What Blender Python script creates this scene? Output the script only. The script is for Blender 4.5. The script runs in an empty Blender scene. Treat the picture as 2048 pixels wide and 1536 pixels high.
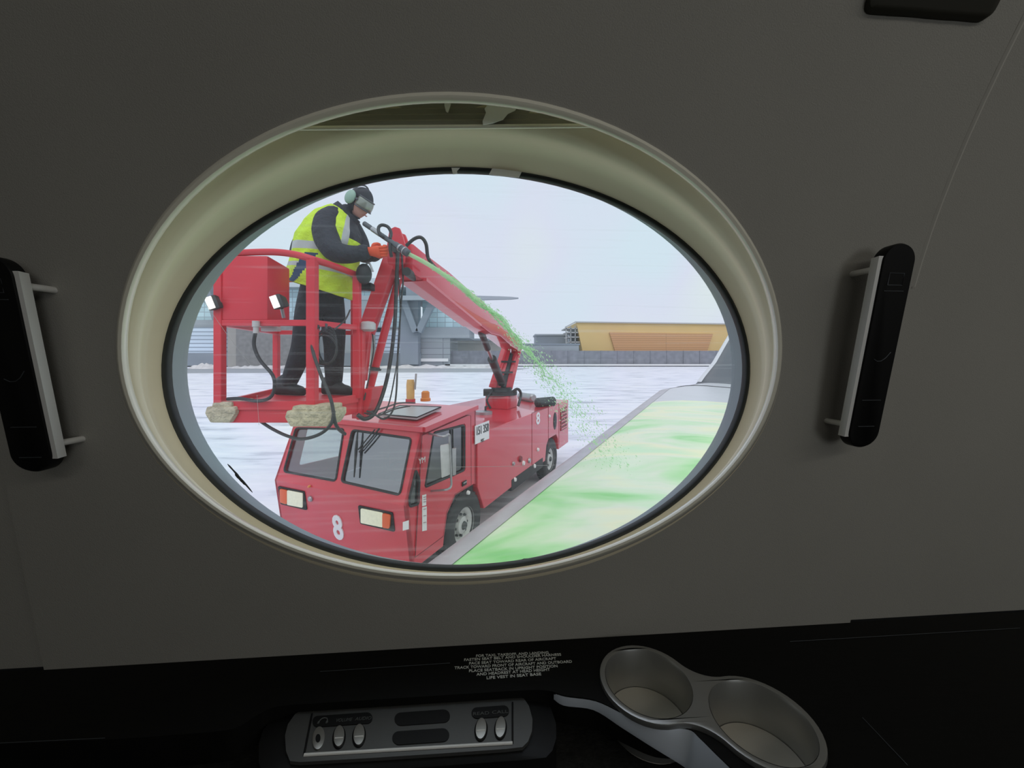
import bpy, bmesh, math, random
from mathutils import Vector, Matrix
from mathutils.geometry import tessellate_polygon
random.seed(7)
S = bpy.context.scene
COL = S.collection
R = math.radians
PI = math.pi
# ------------------------------------------------------------------ camera, sky, lights, exposure
EYE = 2.78                     # eye height above the apron, metres
FPX = 770.0                    # focal length for a 2048 px wide frame
CX, HY = 1024.0, 712.0         # principal column, horizon row
cam = bpy.data.cameras.new('camera')
camo = bpy.data.objects.new('camera', cam)
COL.objects.link(camo)
cam.sensor_width = 36.0
cam.lens = 36.0 * FPX / 2048.0
cam.shift_y = (HY - 768.0) / 2048.0
cam.clip_start = 0.02
cam.clip_end = 1000
camo.location = (0, 0, EYE)
camo.rotation_euler = (R(90), 0, 0)
S.camera = camo
S.cycles.transparent_max_bounces = 24
S.view_settings.view_transform = 'Standard'
S.view_settings.look = 'None'
S.view_settings.exposure = 0.0
S.view_settings.gamma = 1.0
S.view_settings.use_curve_mapping = False

wd = bpy.data.worlds.new('overcast_sky')
S.world = wd
wd.use_nodes = True
bg = wd.node_tree.nodes['Background']
bg.inputs[0].default_value = (0.71, 0.80, 0.875, 1)
bg.inputs[1].default_value = 1.0

sun = bpy.data.lights.new('overcast_sun', 'SUN')
sun.energy = 0.9
sun.angle = R(60)
sun.color = (1.0, 0.98, 0.95)
suno = bpy.data.objects.new('overcast_sun', sun)
COL.objects.link(suno)
suno.rotation_euler = (R(38), R(8), 0)

YAW = R(4.5)
UX = Vector((math.cos(YAW), math.sin(YAW), 0))
NX = Vector((-math.sin(YAW), math.cos(YAW), 0))


def cab(u, n, z):
    """cabin frame: u along the wall, n outboard, z up, origin at the eye"""
    return UX * u + NX * n + Vector((0, 0, z + EYE))


def cabin_light(name, u, n, z, sx, sy, power, col, aim):
    l = bpy.data.lights.new(name, 'AREA')
    l.shape = 'RECTANGLE'
    l.size = sx
    l.size_y = sy
    l.energy = power
    l.color = col
    o = bpy.data.objects.new(name, l)
    COL.objects.link(o)
    o.location = cab(u, n, z)
    d = (cab(*aim) - o.location).normalized()
    o.rotation_euler = d.to_track_quat('-Z', 'Y').to_euler()


# added unseen fills: under the ceiling, and for daylight at the closed far wall
cabin_light('cabin_fill_top', 0.8, -0.75, 0.66, 2.4, 0.12, 3.0, (1, .98, .92), (0.45, 0.2, -.3))
cabin_light('cabin_fill_inboard', 0.8, -1.45, 0.0, 0.7, 0.5, 3.3, (.94, .98, 1), (0.25, 0.4, 0))


# ------------------------------------------------------------------ colour and material helpers
def lin(r, g, b):
    f = lambda c: (c / 255 / 12.92) if c / 255 <= .04045 else ((c / 255 + .055) / 1.055) ** 2.4
    return (f(r), f(g), f(b), 1)


def mat(name, col, rough=.5, metal=0.0, var=0.0, scale=20.0, bump=0.0, bscale=200.0, spec=.5, coat=0.0, stretch=None, bdist=.002):
    m = bpy.data.materials.new(name)
    m.use_nodes = True
    nt = m.node_tree
    b = nt.nodes['Principled BSDF']
    b.inputs['Base Color'].default_value = col
    b.inputs['Roughness'].default_value = rough
    b.inputs['Metallic'].default_value = metal
    b.inputs['Specular IOR Level'].default_value = spec
    b.inputs['Coat Weight'].default_value = coat
    tc = nt.nodes.new('ShaderNodeTexCoord')
    vec = tc.outputs['Object']
    if stretch:
        mp = nt.nodes.new('ShaderNodeMapping')
        mp.inputs['Scale'].default_value = stretch
        nt.links.new(vec, mp.inputs[0])
        vec = mp.outputs[0]
    if var > 0:
        n = nt.nodes.new('ShaderNodeTexNoise')
        n.inputs['Scale'].default_value = scale
        n.inputs['Detail'].default_value = 4
        nt.links.new(vec, n.inputs['Vector'])
        mx = nt.nodes.new('ShaderNodeMix')
        mx.data_type = 'RGBA'
        mx.inputs[6].default_value = tuple(c * (1 - var) for c in col[:3]) + (1,)
        mx.inputs[7].default_value = tuple(min(1, c * (1 + var)) for c in col[:3]) + (1,)
        nt.links.new(n.outputs[0], mx.inputs[0])
        nt.links.new(mx.outputs[2], b.inputs['Base Color'])
    if bump > 0:
        n2 = nt.nodes.new('ShaderNodeTexNoise')
        n2.inputs['Scale'].default_value = bscale
        nt.links.new(vec, n2.inputs['Vector'])
        bp = nt.nodes.new('ShaderNodeBump')
        bp.inputs['Strength'].default_value = bump
        bp.inputs['Distance'].default_value = bdist
        nt.links.new(n2.outputs[0], bp.inputs['Height'])
        nt.links.new(bp.outputs[0], b.inputs['Normal'])
    return m


def emit(m, col, s):
    b = m.node_tree.nodes['Principled BSDF']
    b.inputs['Emission Color'].default_value = col
    b.inputs['Emission Strength'].default_value = s
    return m


M = {}
M['wall'] = mat('wall_fabric', (.40, .385, .345, 1), .85, var=.05, scale=9, bump=.25, bscale=900, spec=.2)
M['piping'] = mat('wall_piping', (.50, .48, .43, 1), .7, spec=.3)
M['reveal'] = mat('reveal_plastic', (.90, .81, .60, 1), .42, var=.03, scale=30, spec=.4)
M['lip'] = mat('lip_plastic', (.97, .93, .78, 1), .25, spec=.8, coat=.5)
M['seal'] = mat('rubber_seal', (.022, .025, .024, 1), .55, var=.2, scale=60)
M['ring'] = mat('window_frame_grey', (.36, .41, .44, 1), .45, metal=.1)
M['shade'] = mat('shade_fabric', (.45, .43, .36, 1), .8, var=.1, scale=60, stretch=(1, 1, 8))
M['torn'] = mat('white_film_and_reflection', (.95, .95, .97, 1), .5, var=.05, scale=120)
M['ledge'] = mat('black_veneer', (.006, .006, .0055, 1), .5, var=.5, scale=30, spec=.15, stretch=(1, 12, 1))
M['blk'] = mat('black_plastic', (.008, .008, .008, 1), .45, var=.1, scale=40, spec=.25)
M['ledge_edge'] = mat('painted_sky_sheen', (.58, .63, .70, 1), .3, metal=.2, spec=.5)
M['brush'] = mat('brushed_metal', (.13, .13, .125, 1), .45, metal=.6, var=.12, scale=60, stretch=(2, 60, 2))
M['cup'] = mat('cup_steel', (.52, .52, .50, 1), .32, metal=.85, var=.06, scale=30)
M['cupfloor'] = mat('cup_floor_liner', (.62, .58, .50, 1), .5, var=.12, scale=25)
M['polish'] = mat('polished_metal', (.98, .97, .93, 1), .45, metal=.15)
M['btn'] = mat('button_metal', (.50, .49, .46, 1), .3, metal=.85)
M['text'] = mat('placard_lettering', (.85, .87, .82, 1), .6)
M['textdim'] = mat('strip_lettering', (.10, .105, .10, 1), .6)
M['carpet'] = mat('dark_carpet', (.03, .03, .028, 1), .95, var=.6, scale=120, bump=.5, bscale=300, spec=.1)
M['ceil'] = mat('ceiling_liner', (.35, .34, .31, 1), .9)
M['darkbox'] = mat('dark_outlet', (.03, .028, .018, 1), .7)

M['red'] = mat('red_paint', (.62, .022, .042, 1), .34, var=.09, scale=3.5, coat=.7, spec=.5)
M['redb'] = mat('red_basket_paint', (.66, .028, .046, 1), .4, var=.12, scale=6)
M['dred'] = mat('dark_red_grille', (.20, .012, .02, 1), .5, var=.3, scale=30)
M['rub'] = mat('black_rubber', (.018, .018, .02, 1), .6, var=.3, scale=20)
M['tyre'] = mat('tyre_rubber', (.035, .036, .038, 1), .8, var=.5, scale=14)
M['rim'] = mat('wheel_rim', (.55, .55, .53, 1), .45, metal=.2, var=.2, scale=12)
M['chass'] = mat('chassis_black', (.03, .03, .032, 1), .7, var=.3, scale=8)
M['hose'] = mat('hose_black', (.028, .03, .032, 1), .5, var=.2, scale=30)
M['steel'] = mat('steel_grey', (.40, .40, .40, 1), .35, metal=.7, var=.15, scale=20)
M['dsteel'] = mat('dark_steel', (.05, .055, .055, 1), .5, metal=.4, var=.3, scale=25)
M['white'] = mat('white_paint', (.80, .80, .78, 1), .45)
M['black'] = mat('black_print', (.02, .02, .02, 1), .6)
M['foam'] = mat('weathered_foam', (.52, .47, .33, 1), .9, var=.5, scale=22, bump=1.0, bscale=40, bdist=.02)
M['amber'] = mat('amber_lens', (.75, .28, .05, 1), .3, var=.1, scale=40)
M['tan'] = mat('tan_plastic', (.70, .45, .16, 1), .5, var=.2, scale=30)
M['orange'] = mat('orange_lens', (.80, .12, .02, 1), .3)
M['head'] = emit(mat('headlight_glass', (.75, .76, .55, 1), .25, var=.15, scale=30), (.9, .92, .7, 1), .15)
M['flood'] = emit(mat('floodlight_glass', (.85, .85, .80, 1), .25), (1, 1, .94, 1), .7)
M['hatch'] = mat('roof_hatch_grey', (.42, .46, .46, 1), .4, var=.06, scale=6)
M['seat'] = mat('cab_seat_grey', (.10, .10, .11, 1), .8)
M['dash'] = mat('cab_dash', (.16, .16, .165, 1), .7, var=.1, scale=8)
M['redseat'] = mat('cab_red_cover', (.55, .04, .05, 1), .6)
M['vest'] = mat('hi_vis_yellow', (.58, .80, .035, 1), .7, var=.18, scale=9, bump=.6, bscale=25, bdist=.03)
M['silver'] = mat('reflective_tape', (.46, .48, .47, 1), .5, var=.12, scale=20)
M['jacket'] = mat('black_jacket', (.022, .024, .034, 1), .75, var=.4, scale=10, bump=.8, bscale=18, bdist=.03)
M['trouser'] = mat('black_trousers', (.017, .022, .028, 1), .85, var=.4, scale=10, bump=.8, bscale=18, bdist=.03)
M['skin'] = mat('skin', (.60, .31, .25, 1), .5, var=.08, scale=20)
M['lip_s'] = mat('lips', (.48, .19, .16, 1), .5)
M['eye'] = mat('eye_white', (.7, .68, .65, 1), .3)
M['beanie'] = mat('knit_cap', (.03, .032, .04, 1), .85, var=.5, scale=30, bump=.6, bscale=80)
M['mint'] = mat('mint_ear_cup', (.30, .46, .36, 1), .5)
M['goggle'] = mat('goggle_lens', (.27, .30, .25, 1), .15, metal=.3, coat=.4)
M['glove'] = mat('orange_glove', (.80, .10, .035, 1), .7, var=.15, scale=20)
M['blue'] = mat('blue_strap', (.03, .06, .13, 1), .8)
M['gsteel'] = mat('gun_metal', (.10, .11, .12, 1), .45, metal=.4)


def glass(name, tint, gl, haze=0.0):
    m = bpy.data.materials.new(name)
    m.use_nodes = True
    nt = m.node_tree
    nt.nodes.clear()
    out = nt.nodes.new('ShaderNodeOutputMaterial')
    tr = nt.nodes.new('ShaderNodeBsdfTransparent')
    tr.inputs[0].default_value = tint
    g = nt.nodes.new('ShaderNodeBsdfGlossy')
    g.inputs['Roughness'].default_value = .05
    g.inputs[0].default_value = (.9, .9, .95, 1)
    mx = nt.nodes.new('ShaderNodeMixShader')
    mx.inputs[0].default_value = gl
    nt.links.new(tr.outputs[0], mx.inputs[1])
    nt.links.new(g.outputs[0], mx.inputs[2])
    nt.links.new(mx.outputs[0], out.inputs[0])
    return m


M['wsglass'] = glass('windscreen_glass', (.86, .89, .89, 1), .14)
M['ws2glass'] = glass('tinted_windscreen_glass', (.50, .52, .56, 1), .28)
M['sideglass'] = glass('side_window_glass', (.20, .22, .24, 1), .22)


# ------------------------------------------------------------------ mesh builder
class MB:
    def __init__(s, xf=None):
        s.v, s.f, s.mi, s.xf, s.cur = [], [], [], xf, 0

    def add(s, vs, fs):
        b = len(s.v)
        for p in vs:
            p = Vector(p)
            s.v.append(s.xf @ p if s.xf else p)
        for f in fs:
            s.f.append([b + i for i in f])
            s.mi.append(s.cur)
        return s

    def box(s, c, size, rot=None):
        hx, hy, hz = (d / 2 for d in size)
        vs = [Vector((x, y, z)) for x in (-hx, hx) for y in (-hy, hy) for z in (-hz, hz)]
        if rot is not None:
            vs = [rot @ p for p in vs]
        c = Vector(c)
        return s.add([c + p for p in vs], [(0, 1, 3, 2), (4, 6, 7, 5), (0, 4, 5, 1), (2, 3, 7, 6), (0, 2, 6, 4), (1, 5, 7, 3)])

    def hexa(s, p):
        return s.add(p, [(0, 3, 2, 1), (4, 5, 6, 7), (0, 1, 5, 4), (1, 2, 6, 5), (2, 3, 7, 6), (3, 0, 4, 7)])

    def bar(s, a, b, w, h=None, up=(0, 0, 1)):
        """square bar from a to b"""
        a, b = Vector(a), Vector(b)
        h = h or w
        d = (b - a).normalized()
        x = d.cross(Vector(up))
        if x.length < 1e-4:
            x = d.cross(Vector((0, 1, 0)))
        x.normalize()
        y = x.cross(d)
        x, y = x * w / 2, y * h / 2
        return s.hexa([a - x - y, a + x - y, a + x + y, a - x + y, b - x - y, b + x - y, b + x + y, b - x + y])

    def tube(s, pts, r, seg=10, closed=False, cap=True):
        pts = [Vector(p) for p in pts]
        n = len(pts)
        rs = r if isinstance(r, (list, tuple)) else [r] * n
        vs, fs = [], []
        ref = None
        for i, p in enumerate(pts):
            if closed:
                d = pts[(i + 1) % n] - pts[i - 1]
            else:
                d = pts[min(i + 1, n - 1)] - pts[max(i - 1, 0)]
            d = d.normalized() if d.length > 1e-9 else Vector((0, 0, 1))
            if ref is None:
                ref = Vector((0, 0, 1)) if abs(d.z) < .9 else Vector((1, 0, 0))
            x = (ref - d * ref.dot(d))
            if x.length < 1e-6:
                x = d.orthogonal()
            x.normalize()
            ref = x
            y = d.cross(x)
            for k in range(seg):
                a = 2 * PI * k / seg
                vs.append(p + (x * math.cos(a) + y * math.sin(a)) * rs[i])
        m = n if closed else n - 1
        for i in range(m):
            j = (i + 1) % n
            for k in range(seg):
                l = (k + 1) % seg
                fs.append((i * seg + k, i * seg + l, j * seg + l, j * seg + k))
        if cap and not closed:
            fs.append(tuple(range(seg))[::-1])
            fs.append(tuple((n - 1) * seg + k for k in range(seg)))
        return s.add(vs, fs)

    def cyl(s, a, b, r, r2=None, seg=20):
        return s.tube([a, b], [r, r if r2 is None else r2], seg)

    def ell(s, c, rad, rot=None, nu=20, nv=12, zmin=-1.0, fn=None):
        vs, fs = [], []
        c = Vector(c)
        for j in range(nv + 1):
            t = -PI / 2 + PI * j / nv
            sz = max(math.sin(t), zmin)
            cr = math.cos(t)
            for i in range(nu):
                a = 2 * PI * i / nu
                p = Vector((math.cos(a) * cr, math.sin(a) * cr, sz))
                p = Vector((p.x * rad[0], p.y * rad[1], p.z * rad[2]))
                if fn:
                    p = fn(p)
                if rot is not None:
                    p = rot @ p
                vs.append(c + p)
        for j in range(nv):
            for i in range(nu):
                k = (i + 1) % nu
                fs.append((j * nu + i, j * nu + k, (j + 1) * nu + k, (j + 1) * nu + i))
        return s.add(vs, fs)

    def loft(s, rings, closed=True, capa=False, capb=False):
        n = len(rings[0])
        vs = [p for r in rings for p in r]
        fs = []
        for i in range(len(rings) - 1):
            for k in range(n if closed else n - 1):
                l = (k + 1) % n
                fs.append((i * n + k, i * n + l, (i + 1) * n + l, (i + 1) * n + k))
        if capa:
            fs.append(tuple(range(n))[::-1])
        if capb:
            fs.append(tuple((len(rings) - 1) * n + k for k in range(n)))
        return s.add(vs, fs)

    def plate(s, fr, outer, holes=(), th=.01):
        """polygon with holes in frame (o, ax, ay, nrm), thickness th along nrm"""
        o, ax, ay, nr = (Vector(q) for q in fr)
        loops = [list(outer)] + [list(h) for h in holes]
        flat = [p for l in loops for p in l]
        tris = tessellate_polygon([[Vector((p[0], p[1], 0)) for p in l] for l in loops])
        n = len(flat)
        vs = [o + ax * p[0] + ay * p[1] for p in flat] + [o + ax * p[0] + ay * p[1] + nr * th for p in flat]
        fs = [tuple(t) for t in tris] + [tuple(n + i for i in t)[::-1] for t in tris]
        b = 0
        for l in loops:
            m = len(l)
            for i in range(m):
                j = (i + 1) % m
                fs.append((b + i, b + j, n + b + j, n + b + i))
            b += m
        return s.add(vs, fs)

    def build(s, name, mats, parent=None, smooth=True, ang=38, bevel=0, kind=None):
        me = bpy.data.meshes.new(name)
        inv = WM[parent.name].inverted() if parent is not None and parent.name in WM else None
        me.from_pydata([tuple(inv @ p) if inv else tuple(p) for p in s.v], [], s.f)
        mats = mats if isinstance(mats, (list, tuple)) else [mats]
        for m in mats:
            me.materials.append(m)
        if len(mats) > 1:
            for p, i in zip(me.polygons, s.mi):
                p.material_index = i
        bm = bmesh.new()
        bm.from_mesh(me)
        bmesh.ops.recalc_face_normals(bm, faces=bm.faces)
        if bevel:
            es = [e for e in bm.edges if len(e.link_faces) == 2 and e.calc_face_angle(0) > R(40)]
            bmesh.ops.bevel(bm, geom=es, offset=bevel, segments=2, affect='EDGES', profile=.6)
        bm.to_mesh(me)
        bm.free()
        if smooth:
            for p in me.polygons:
                p.use_smooth = True
            me.set_sharp_from_angle(angle=R(ang))
        o = bpy.data.objects.new(name, me)
        COL.objects.link(o)
        if parent is not None:
            o.parent = parent
            if parent.name in WM:
                WM[o.name] = WM[parent.name]
        if kind:
            o['kind'] = kind
        return o


WM = {}


def tag(o, label, cat, group=None, kind=None):
    o['label'] = label
    o['category'] = cat
    if group:
        o['group'] = group
    if kind:
        o['kind'] = kind
    return o


def empty(name, loc, mtx=None):
    o = bpy.data.objects.new(name, None)
    o.empty_display_size = .05
    COL.objects.link(o)
    m = mtx if mtx else Matrix.Translation(Vector(loc))
    o.matrix_world = m
    WM[o.name] = m.copy()
    return o


def P(x, y, Y):
    """the world point at depth Y seen at photo pixel x, y"""
    return Vector(((x - CX) / FPX * Y, Y, EYE + (HY - y) / FPX * Y))


def Pz(x, y, z):
    """the point on the horizontal plane z (relative to the eye)"""
    t = z / ((HY - y) / FPX)
    return P(x, y, t)


def spline(pts, n=8):
    pts = [Vector(p) for p in pts]
    out = []
    for i in range(len(pts) - 1):
        p0, p1, p2, p3 = pts[max(i - 1, 0)], pts[i], pts[i + 1], pts[min(i + 2, len(pts) - 1)]
        for k in range(n):
            t = k / n
            out.append(.5 * ((2 * p1) + (p2 - p0) * t + (2 * p0 - 5 * p1 + 4 * p2 - p3) * t * t + (3 * p1 - p0 - 3 * p2 + p3) * t ** 3))
    out.append(pts[-1])
    return out


def rpoly(pts, r, seg=5):
    """round the corners of a 2-D polygon"""
    out = []
    n = len(pts)
    for i in range(n):
        p, a, b = (Vector((q[0], q[1])) for q in (pts[i], pts[i - 1], pts[(i + 1) % n]))
        rr = min(r, (a - p).length * .45, (b - p).length * .45)
        s, e = p + (a - p).normalized() * rr, p + (b - p).normalized() * rr
        for k in range(seg + 1):
            t = k / seg
            out.append(tuple(s * (1 - t) ** 2 + p * 2 * t * (1 - t) + e * t * t))
    return out


def circ(cx, cy, r, n=32, ry=None):
    ry = ry or r
    return [(cx + r * math.cos(2 * PI * k / n), cy + ry * math.sin(2 * PI * k / n)) for k in range(n)]


def text_mesh(name, s, o, ax, ay, size, material, parent, align='CENTER', width=None, th=.0, bold=0.0, ch=None):
    """lettering as a mesh: baseline along ax, up along ay, at o"""
    cu = bpy.data.curves.new(name, 'FONT')
    cu.body = s
    cu.align_x = align
    cu.align_y = 'CENTER'
    cu.size = 1.0
    cu.resolution_u = 3
    cu.offset = bold
    cu.extrude = .02
    t = bpy.data.objects.new(name, cu)
    COL.objects.link(t)
    bpy.context.view_layer.update()
    dg = bpy.context.evaluated_depsgraph_get()
    me = bpy.data.meshes.new_from_object(t.evaluated_get(dg))
    bpy.data.objects.remove(t)
    xs = [v.co.x for v in me.vertices]
    w = max(xs) - min(xs)
    ax, ay = Vector(ax).normalized(), Vector(ay).normalized()
    nr = ax.cross(ay)
    sx = (width / w) if width else size
    sy = size
    inv = WM[parent.name].inverted() if parent is not None and parent.name in WM else Matrix()
    for v in me.vertices:
        c = v.co.copy()
        v.co = inv @ (Vector(o) + ax * c.x * sx + ay * c.y * sy + nr * c.z * size)
    me.materials.clear()
    me.materials.append(material)
    ob = bpy.data.objects.new(name, me)
    COL.objects.link(ob)
    if parent is not None:
        ob.parent = parent
        if parent.name in WM:
            WM[ob.name] = WM[parent.name]
    return ob


# ================================================================== CABIN
def wall_n(z):
    return .42 - .16 * z - (.6 * z * z if z > 0 else 0)


def wall_pt(u, z, off=0.0):
    return cab(u, wall_n(z) + off, z)


ZB, ZT = -.356, .66
OU, OZ, RU, RZ = -.011, -.015, .354, .248     # inner oval of the window reveal


def oval(k, n, du=0, cu=OU, cz=OZ, ru=RU, rz=RZ):
    a = 2 * PI * k / n
    return cu + (ru + du) * math.cos(a), cz + (rz + du) * math.sin(a)


NS = 128
# centre wall panel: rings from the oval out to a rectangle
UL, UR = -.495, .4905
rings = []
for t in [0, .03, .12, .3, .5, .7, .85, 1]:
    ring = []
    for k in range(NS):
        a = 2 * PI * k / NS
        u0, z0 = oval(k, NS, .002)
        dx, dz = math.cos(a) * RU, math.sin(a) * RZ
        m = min(((UR if dx > 0 else UL) - OU) / dx if abs(dx) > 1e-6 else 1e9, ((ZT if dz > 0 else ZB) - OZ) / dz if abs(dz) > 1e-6 else 1e9)
        u1, z1 = OU + dx * m, OZ + dz * m
        ring.append((u0 * (1 - t) + u1 * t, z0 * (1 - t) + z1 * t))
    rings.append(ring)
# snap the corner vertices
for cu_, cz_ in ((UL, ZB), (UL, ZT), (UR, ZB), (UR, ZT)):
    i = min(range(NS), key=lambda k: (rings[-1][k][0] - cu_) ** 2 + (rings[-1][k][1] - cz_) ** 2)
    rings[-1][i] = (cu_, cz_)
r3 = [[wall_pt(u, z) for u, z in r] for r in rings]
r3.append([wall_pt(u, z, .02) for u, z in rings[-1]])
mb = MB()
mb.loft(r3)
mb.build('wall_outboard', M['wall'], kind='structure')


def side_panel(name, u0, u1):
    mb = MB()
    nz, nu = 28, 10
    sec = []
    for i in range(nz + 1):
        z = ZB + (ZT - ZB) * i / nz
        sec.append([wall_pt(u0 + (u1 - u0) * j / nu, z, .005) for j in range(nu + 1)])
    mb.loft(sec, closed=False)
    mb.build(name, M['wall'], kind='structure')


side_panel('wall_forward', -1.9, UL + .004)
side_panel('wall_aft', UR - .004, 1.9)
# stitched piping along the seam of the right panel, a fainter seam on the left
mb = MB()
mb.tube([wall_pt(UR + .004, .08 + (ZT - .08) * i / 20, .0035) for i in range(21)], .0034, 8)
mb.build('trim_1', M['piping'], kind='structure')
mb = MB()
mb.tube([wall_pt(UL - .0015, ZB + .01 + (ZT - ZB) * .97 * i / 20, .006) for i in range(21)], .0022, 8)
mb.build('trim_2', M['wall'], kind='structure')

# closed cabin shell
mb = MB()
NB, ZF = -1.5, -1.15
mb.hexa([cab(-1.9, NB, ZF), cab(1.9, NB, ZF), cab(1.9, .62, ZF), cab(-1.9, .62, ZF), cab(-1.9, NB, ZF - .03), cab(1.9, NB, ZF - .03), cab(1.9, .62, ZF - .03), cab(-1.9, .62, ZF - .03)])
mb.build('floor', M['carpet'], smooth=False, kind='structure')
mb = MB()
zc = .7
mb.hexa([cab(-1.9, NB, zc), cab(1.9, NB, zc), cab(1.9, .3, zc), cab(-1.9, .3, zc), cab(-1.9, NB, zc + .03), cab(1.9, NB, zc + .03), cab(1.9, .3, zc + .03), cab(-1.9, .3, zc + .03)])
mb.build('ceiling', M['ceil'], smooth=False, kind='structure')
mb = MB()
mb.hexa([cab(-1.9, NB - .03, ZF), cab(1.9, NB - .03, ZF), cab(1.9, NB - .0, ZF), cab(-1.9, NB, ZF), cab(-1.9, NB - .03, zc), cab(1.9, NB - .03, zc), cab(1.9, NB, zc), cab(-1.9, NB, zc)])
mb.build('wall_inboard', M['ceil'], smooth=False, kind='structure')
for nm, u0 in (('wall_front', -1.93), ('wall_rear', 1.9)):
    mb = MB()
    mb.hexa([cab(u0, NB, ZF), cab(u0 + .03, NB, ZF), cab(u0 + .03, .62, ZF), cab(u0, .62, ZF), cab(u0, NB, zc), cab(u0 + .03, NB, zc), cab(u0 + .03, .62, zc), cab(u0, .62, zc)])
    mb.build(nm, M['ceil'], smooth=False, kind='structure')
# lower sidewall behind / beneath the ledge and the bit joining wall top to ceiling
mb = MB()
mb.hexa([cab(-1.9, .55, ZF), cab(1.9, .55, ZF), cab(1.9, .58, ZF), cab(-1.9, .58, ZF), cab(-1.9, .55, ZB + .01), cab(1.9, .55, ZB + .01), cab(1.9, .58, ZB + .01), cab(-1.9, .58, ZB + .01)])
mb.hexa([cab(-1.9, .482, ZB - .012), cab(1.9, .482, ZB - .012), cab(1.9, .58, ZB - .012), cab(-1.9, .58, ZB - .012), cab(-1.9, .49, ZB + .004), cab(1.9, .49, ZB + .004), cab(1.9, .58, ZB + .004), cab(-1.9, .58, ZB + .004)])
mb.build('wall_lower', M['blk'], smooth=False, kind='structure')
mb = MB()
mb.hexa([cab(-1.9, wall_n(ZT) - .01, ZT - .01), cab(1.9, wall_n(ZT) - .01, ZT - .01), cab(1.9, .3, ZT - .01), cab(-1.9, .3, ZT - .01),
         cab(-1.9, wall_n(ZT) - .01, zc), cab(1.9, wall_n(ZT) - .01, zc), cab(1.9, .3, zc), cab(-1.9, .3, zc)])
mb.build('trim_3', M['ceil'], smooth=False, kind='structure')

# ------------------------------------------------------------------ window
win = empty('window_1', cab(OU, .45, OZ))
win['kind'] = 'structure'


def pane_n(z):
    return .485 - .05 * z


def wloft(seq, name, material, **kw):
    mb = MB()
    mb.loft(seq)
    return mb.build(name, material, win, **kw)


SU, SZ, SRU, SRZ = -.0105, -.0235, .366, .2535      # seal oval
prof = [(0, .006, 0), (.04, .010, .004), (.09, .0115, .012), (.16, .0105, .024), (.24, .007, .029), (.32, .0035, .026), (.39, .0015, .016), (.46, .002, .009), (.54, .005, .005), (.62, .009, .003), (.70, .0115, .001), (.77, .012, 0), (.84, .010, 0), (.92, .0055, 0), (1, .001, 0)]
seq = []
for t, dr, tp in prof:
    ring = []
    for k in range(NS):
        a = 2 * PI * k / NS
        top = max(0, math.sin(a)) ** 4
        d = dr + tp * top
        u0, z0 = oval(k, NS)
        u1, z1 = oval(k, NS, 0, SU, SZ, SRU, SRZ)
        u, z = u0 * (1 - t) + u1 * t + d * math.cos(a), z0 * (1 - t) + z1 * t + d * math.sin(a)
        n0, n1 = wall_n(z0), pane_n(z1)
        ring.append(cab(u, n0 * (1 - t) + n1 * t, z))
    seq.append(ring)
wloft(seq, 'reveal', M['reveal'], ang=80)
# rim bead round the opening
seq = []
for dr, off in ((.005, .001), (.0035, -.0012), (.0005, -.0028), (-.0022, -.0022), (-.0030, -.0004), (-.0026, .0016), (-.0012, .0052), (.0010, .0090), (.006, .0105)):
    seq.append([wall_pt(*oval(k, NS, dr), off) for k in range(NS)])
mb = MB()
mb.loft(seq)
mb.build('rim_bead', M['lip'], win)
# dark rubber seal: a shallow inward step
seq = []
for dn, dr in ((0, .001), (.0005, -.002), (.003, -.0035), (.006, -.0035), (.009, -.003), (.012, -.002)):
    ring = []
    for k in range(NS):
        u, z = oval(k, NS, dr, SU, SZ, SRU, SRZ)
        ring.append(cab(u, pane_n(z) + dn, z))
    seq.append(ring)
wloft(seq, 'rubber_seal', M['seal'], ang=60)
# grey outer frame ring, deeper; its oval sits a little higher, following the hull
seq = []
for dn, dr in ((.012, .004), (.013, -.0015), (.024, -.0025), (.034, -.0035), (.036, .01)):
    ring = []
    for k in range(NS):
        a = 2 * PI * k / NS
        u, z = oval(k, NS, dr, SU + .001, SZ, SRU + .001, SRZ + .014)
        ring.append(cab(u, pane_n(z) + dn, z))
    seq.append(ring)
wloft(seq, 'outer_frame', M['ring'], ang=60)

# acrylic pane, 4 mm slab with faint haze, scratches and stress tints
m = bpy.data.materials.new('acrylic_pane')
m.use_nodes = True
nt = m.node_tree
nt.nodes.clear()
N_ = lambda t: nt.nodes.new(t)
out, tr, tl, mx = N_('ShaderNodeOutputMaterial'), N_('ShaderNodeBsdfTransparent'), N_('ShaderNodeBsdfTranslucent'), N_('ShaderNodeMixShader')
tl.inputs[0].default_value = (.95, .97, 1, 1)
tc, mp = N_('ShaderNodeTexCoord'), N_('ShaderNodeMapping')
mp.inputs['Scale'].default_value = (5, 5, 260)
mp.inputs['Rotation'].default_value = (0, R(3), R(-4.5))
nt.links.new(tc.outputs['Object'], mp.inputs[0])
n1 = N_('ShaderNodeTexNoise')
n1.inputs['Scale'].default_value = 1.0
n1.inputs['Detail'].default_value = 3
nt.links.new(mp.outputs[0], n1.inputs['Vector'])
rp = N_('ShaderNodeMapRange')
rp.inputs[1].default_value = .57
rp.inputs[2].default_value = .76
rp.inputs[3].default_value = .023
rp.inputs[4].default_value = .11
nt.links.new(n1.outputs[0], rp.inputs[0])
n2 = N_('ShaderNodeTexNoise')
n2.inputs['Scale'].default_value = 5.5
n2.inputs['Detail'].default_value = 1
nt.links.new(tc.outputs['Object'], n2.inputs['Vector'])
cr = N_('ShaderNodeValToRGB')
cr.color_ramp.elements[0].position = .3
cr.color_ramp.elements[0].color = (.955, .99, 1, 1)
cr.color_ramp.elements[1].position = .7
cr.color_ramp.elements[1].color = (1, 1, .975, 1)
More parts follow.
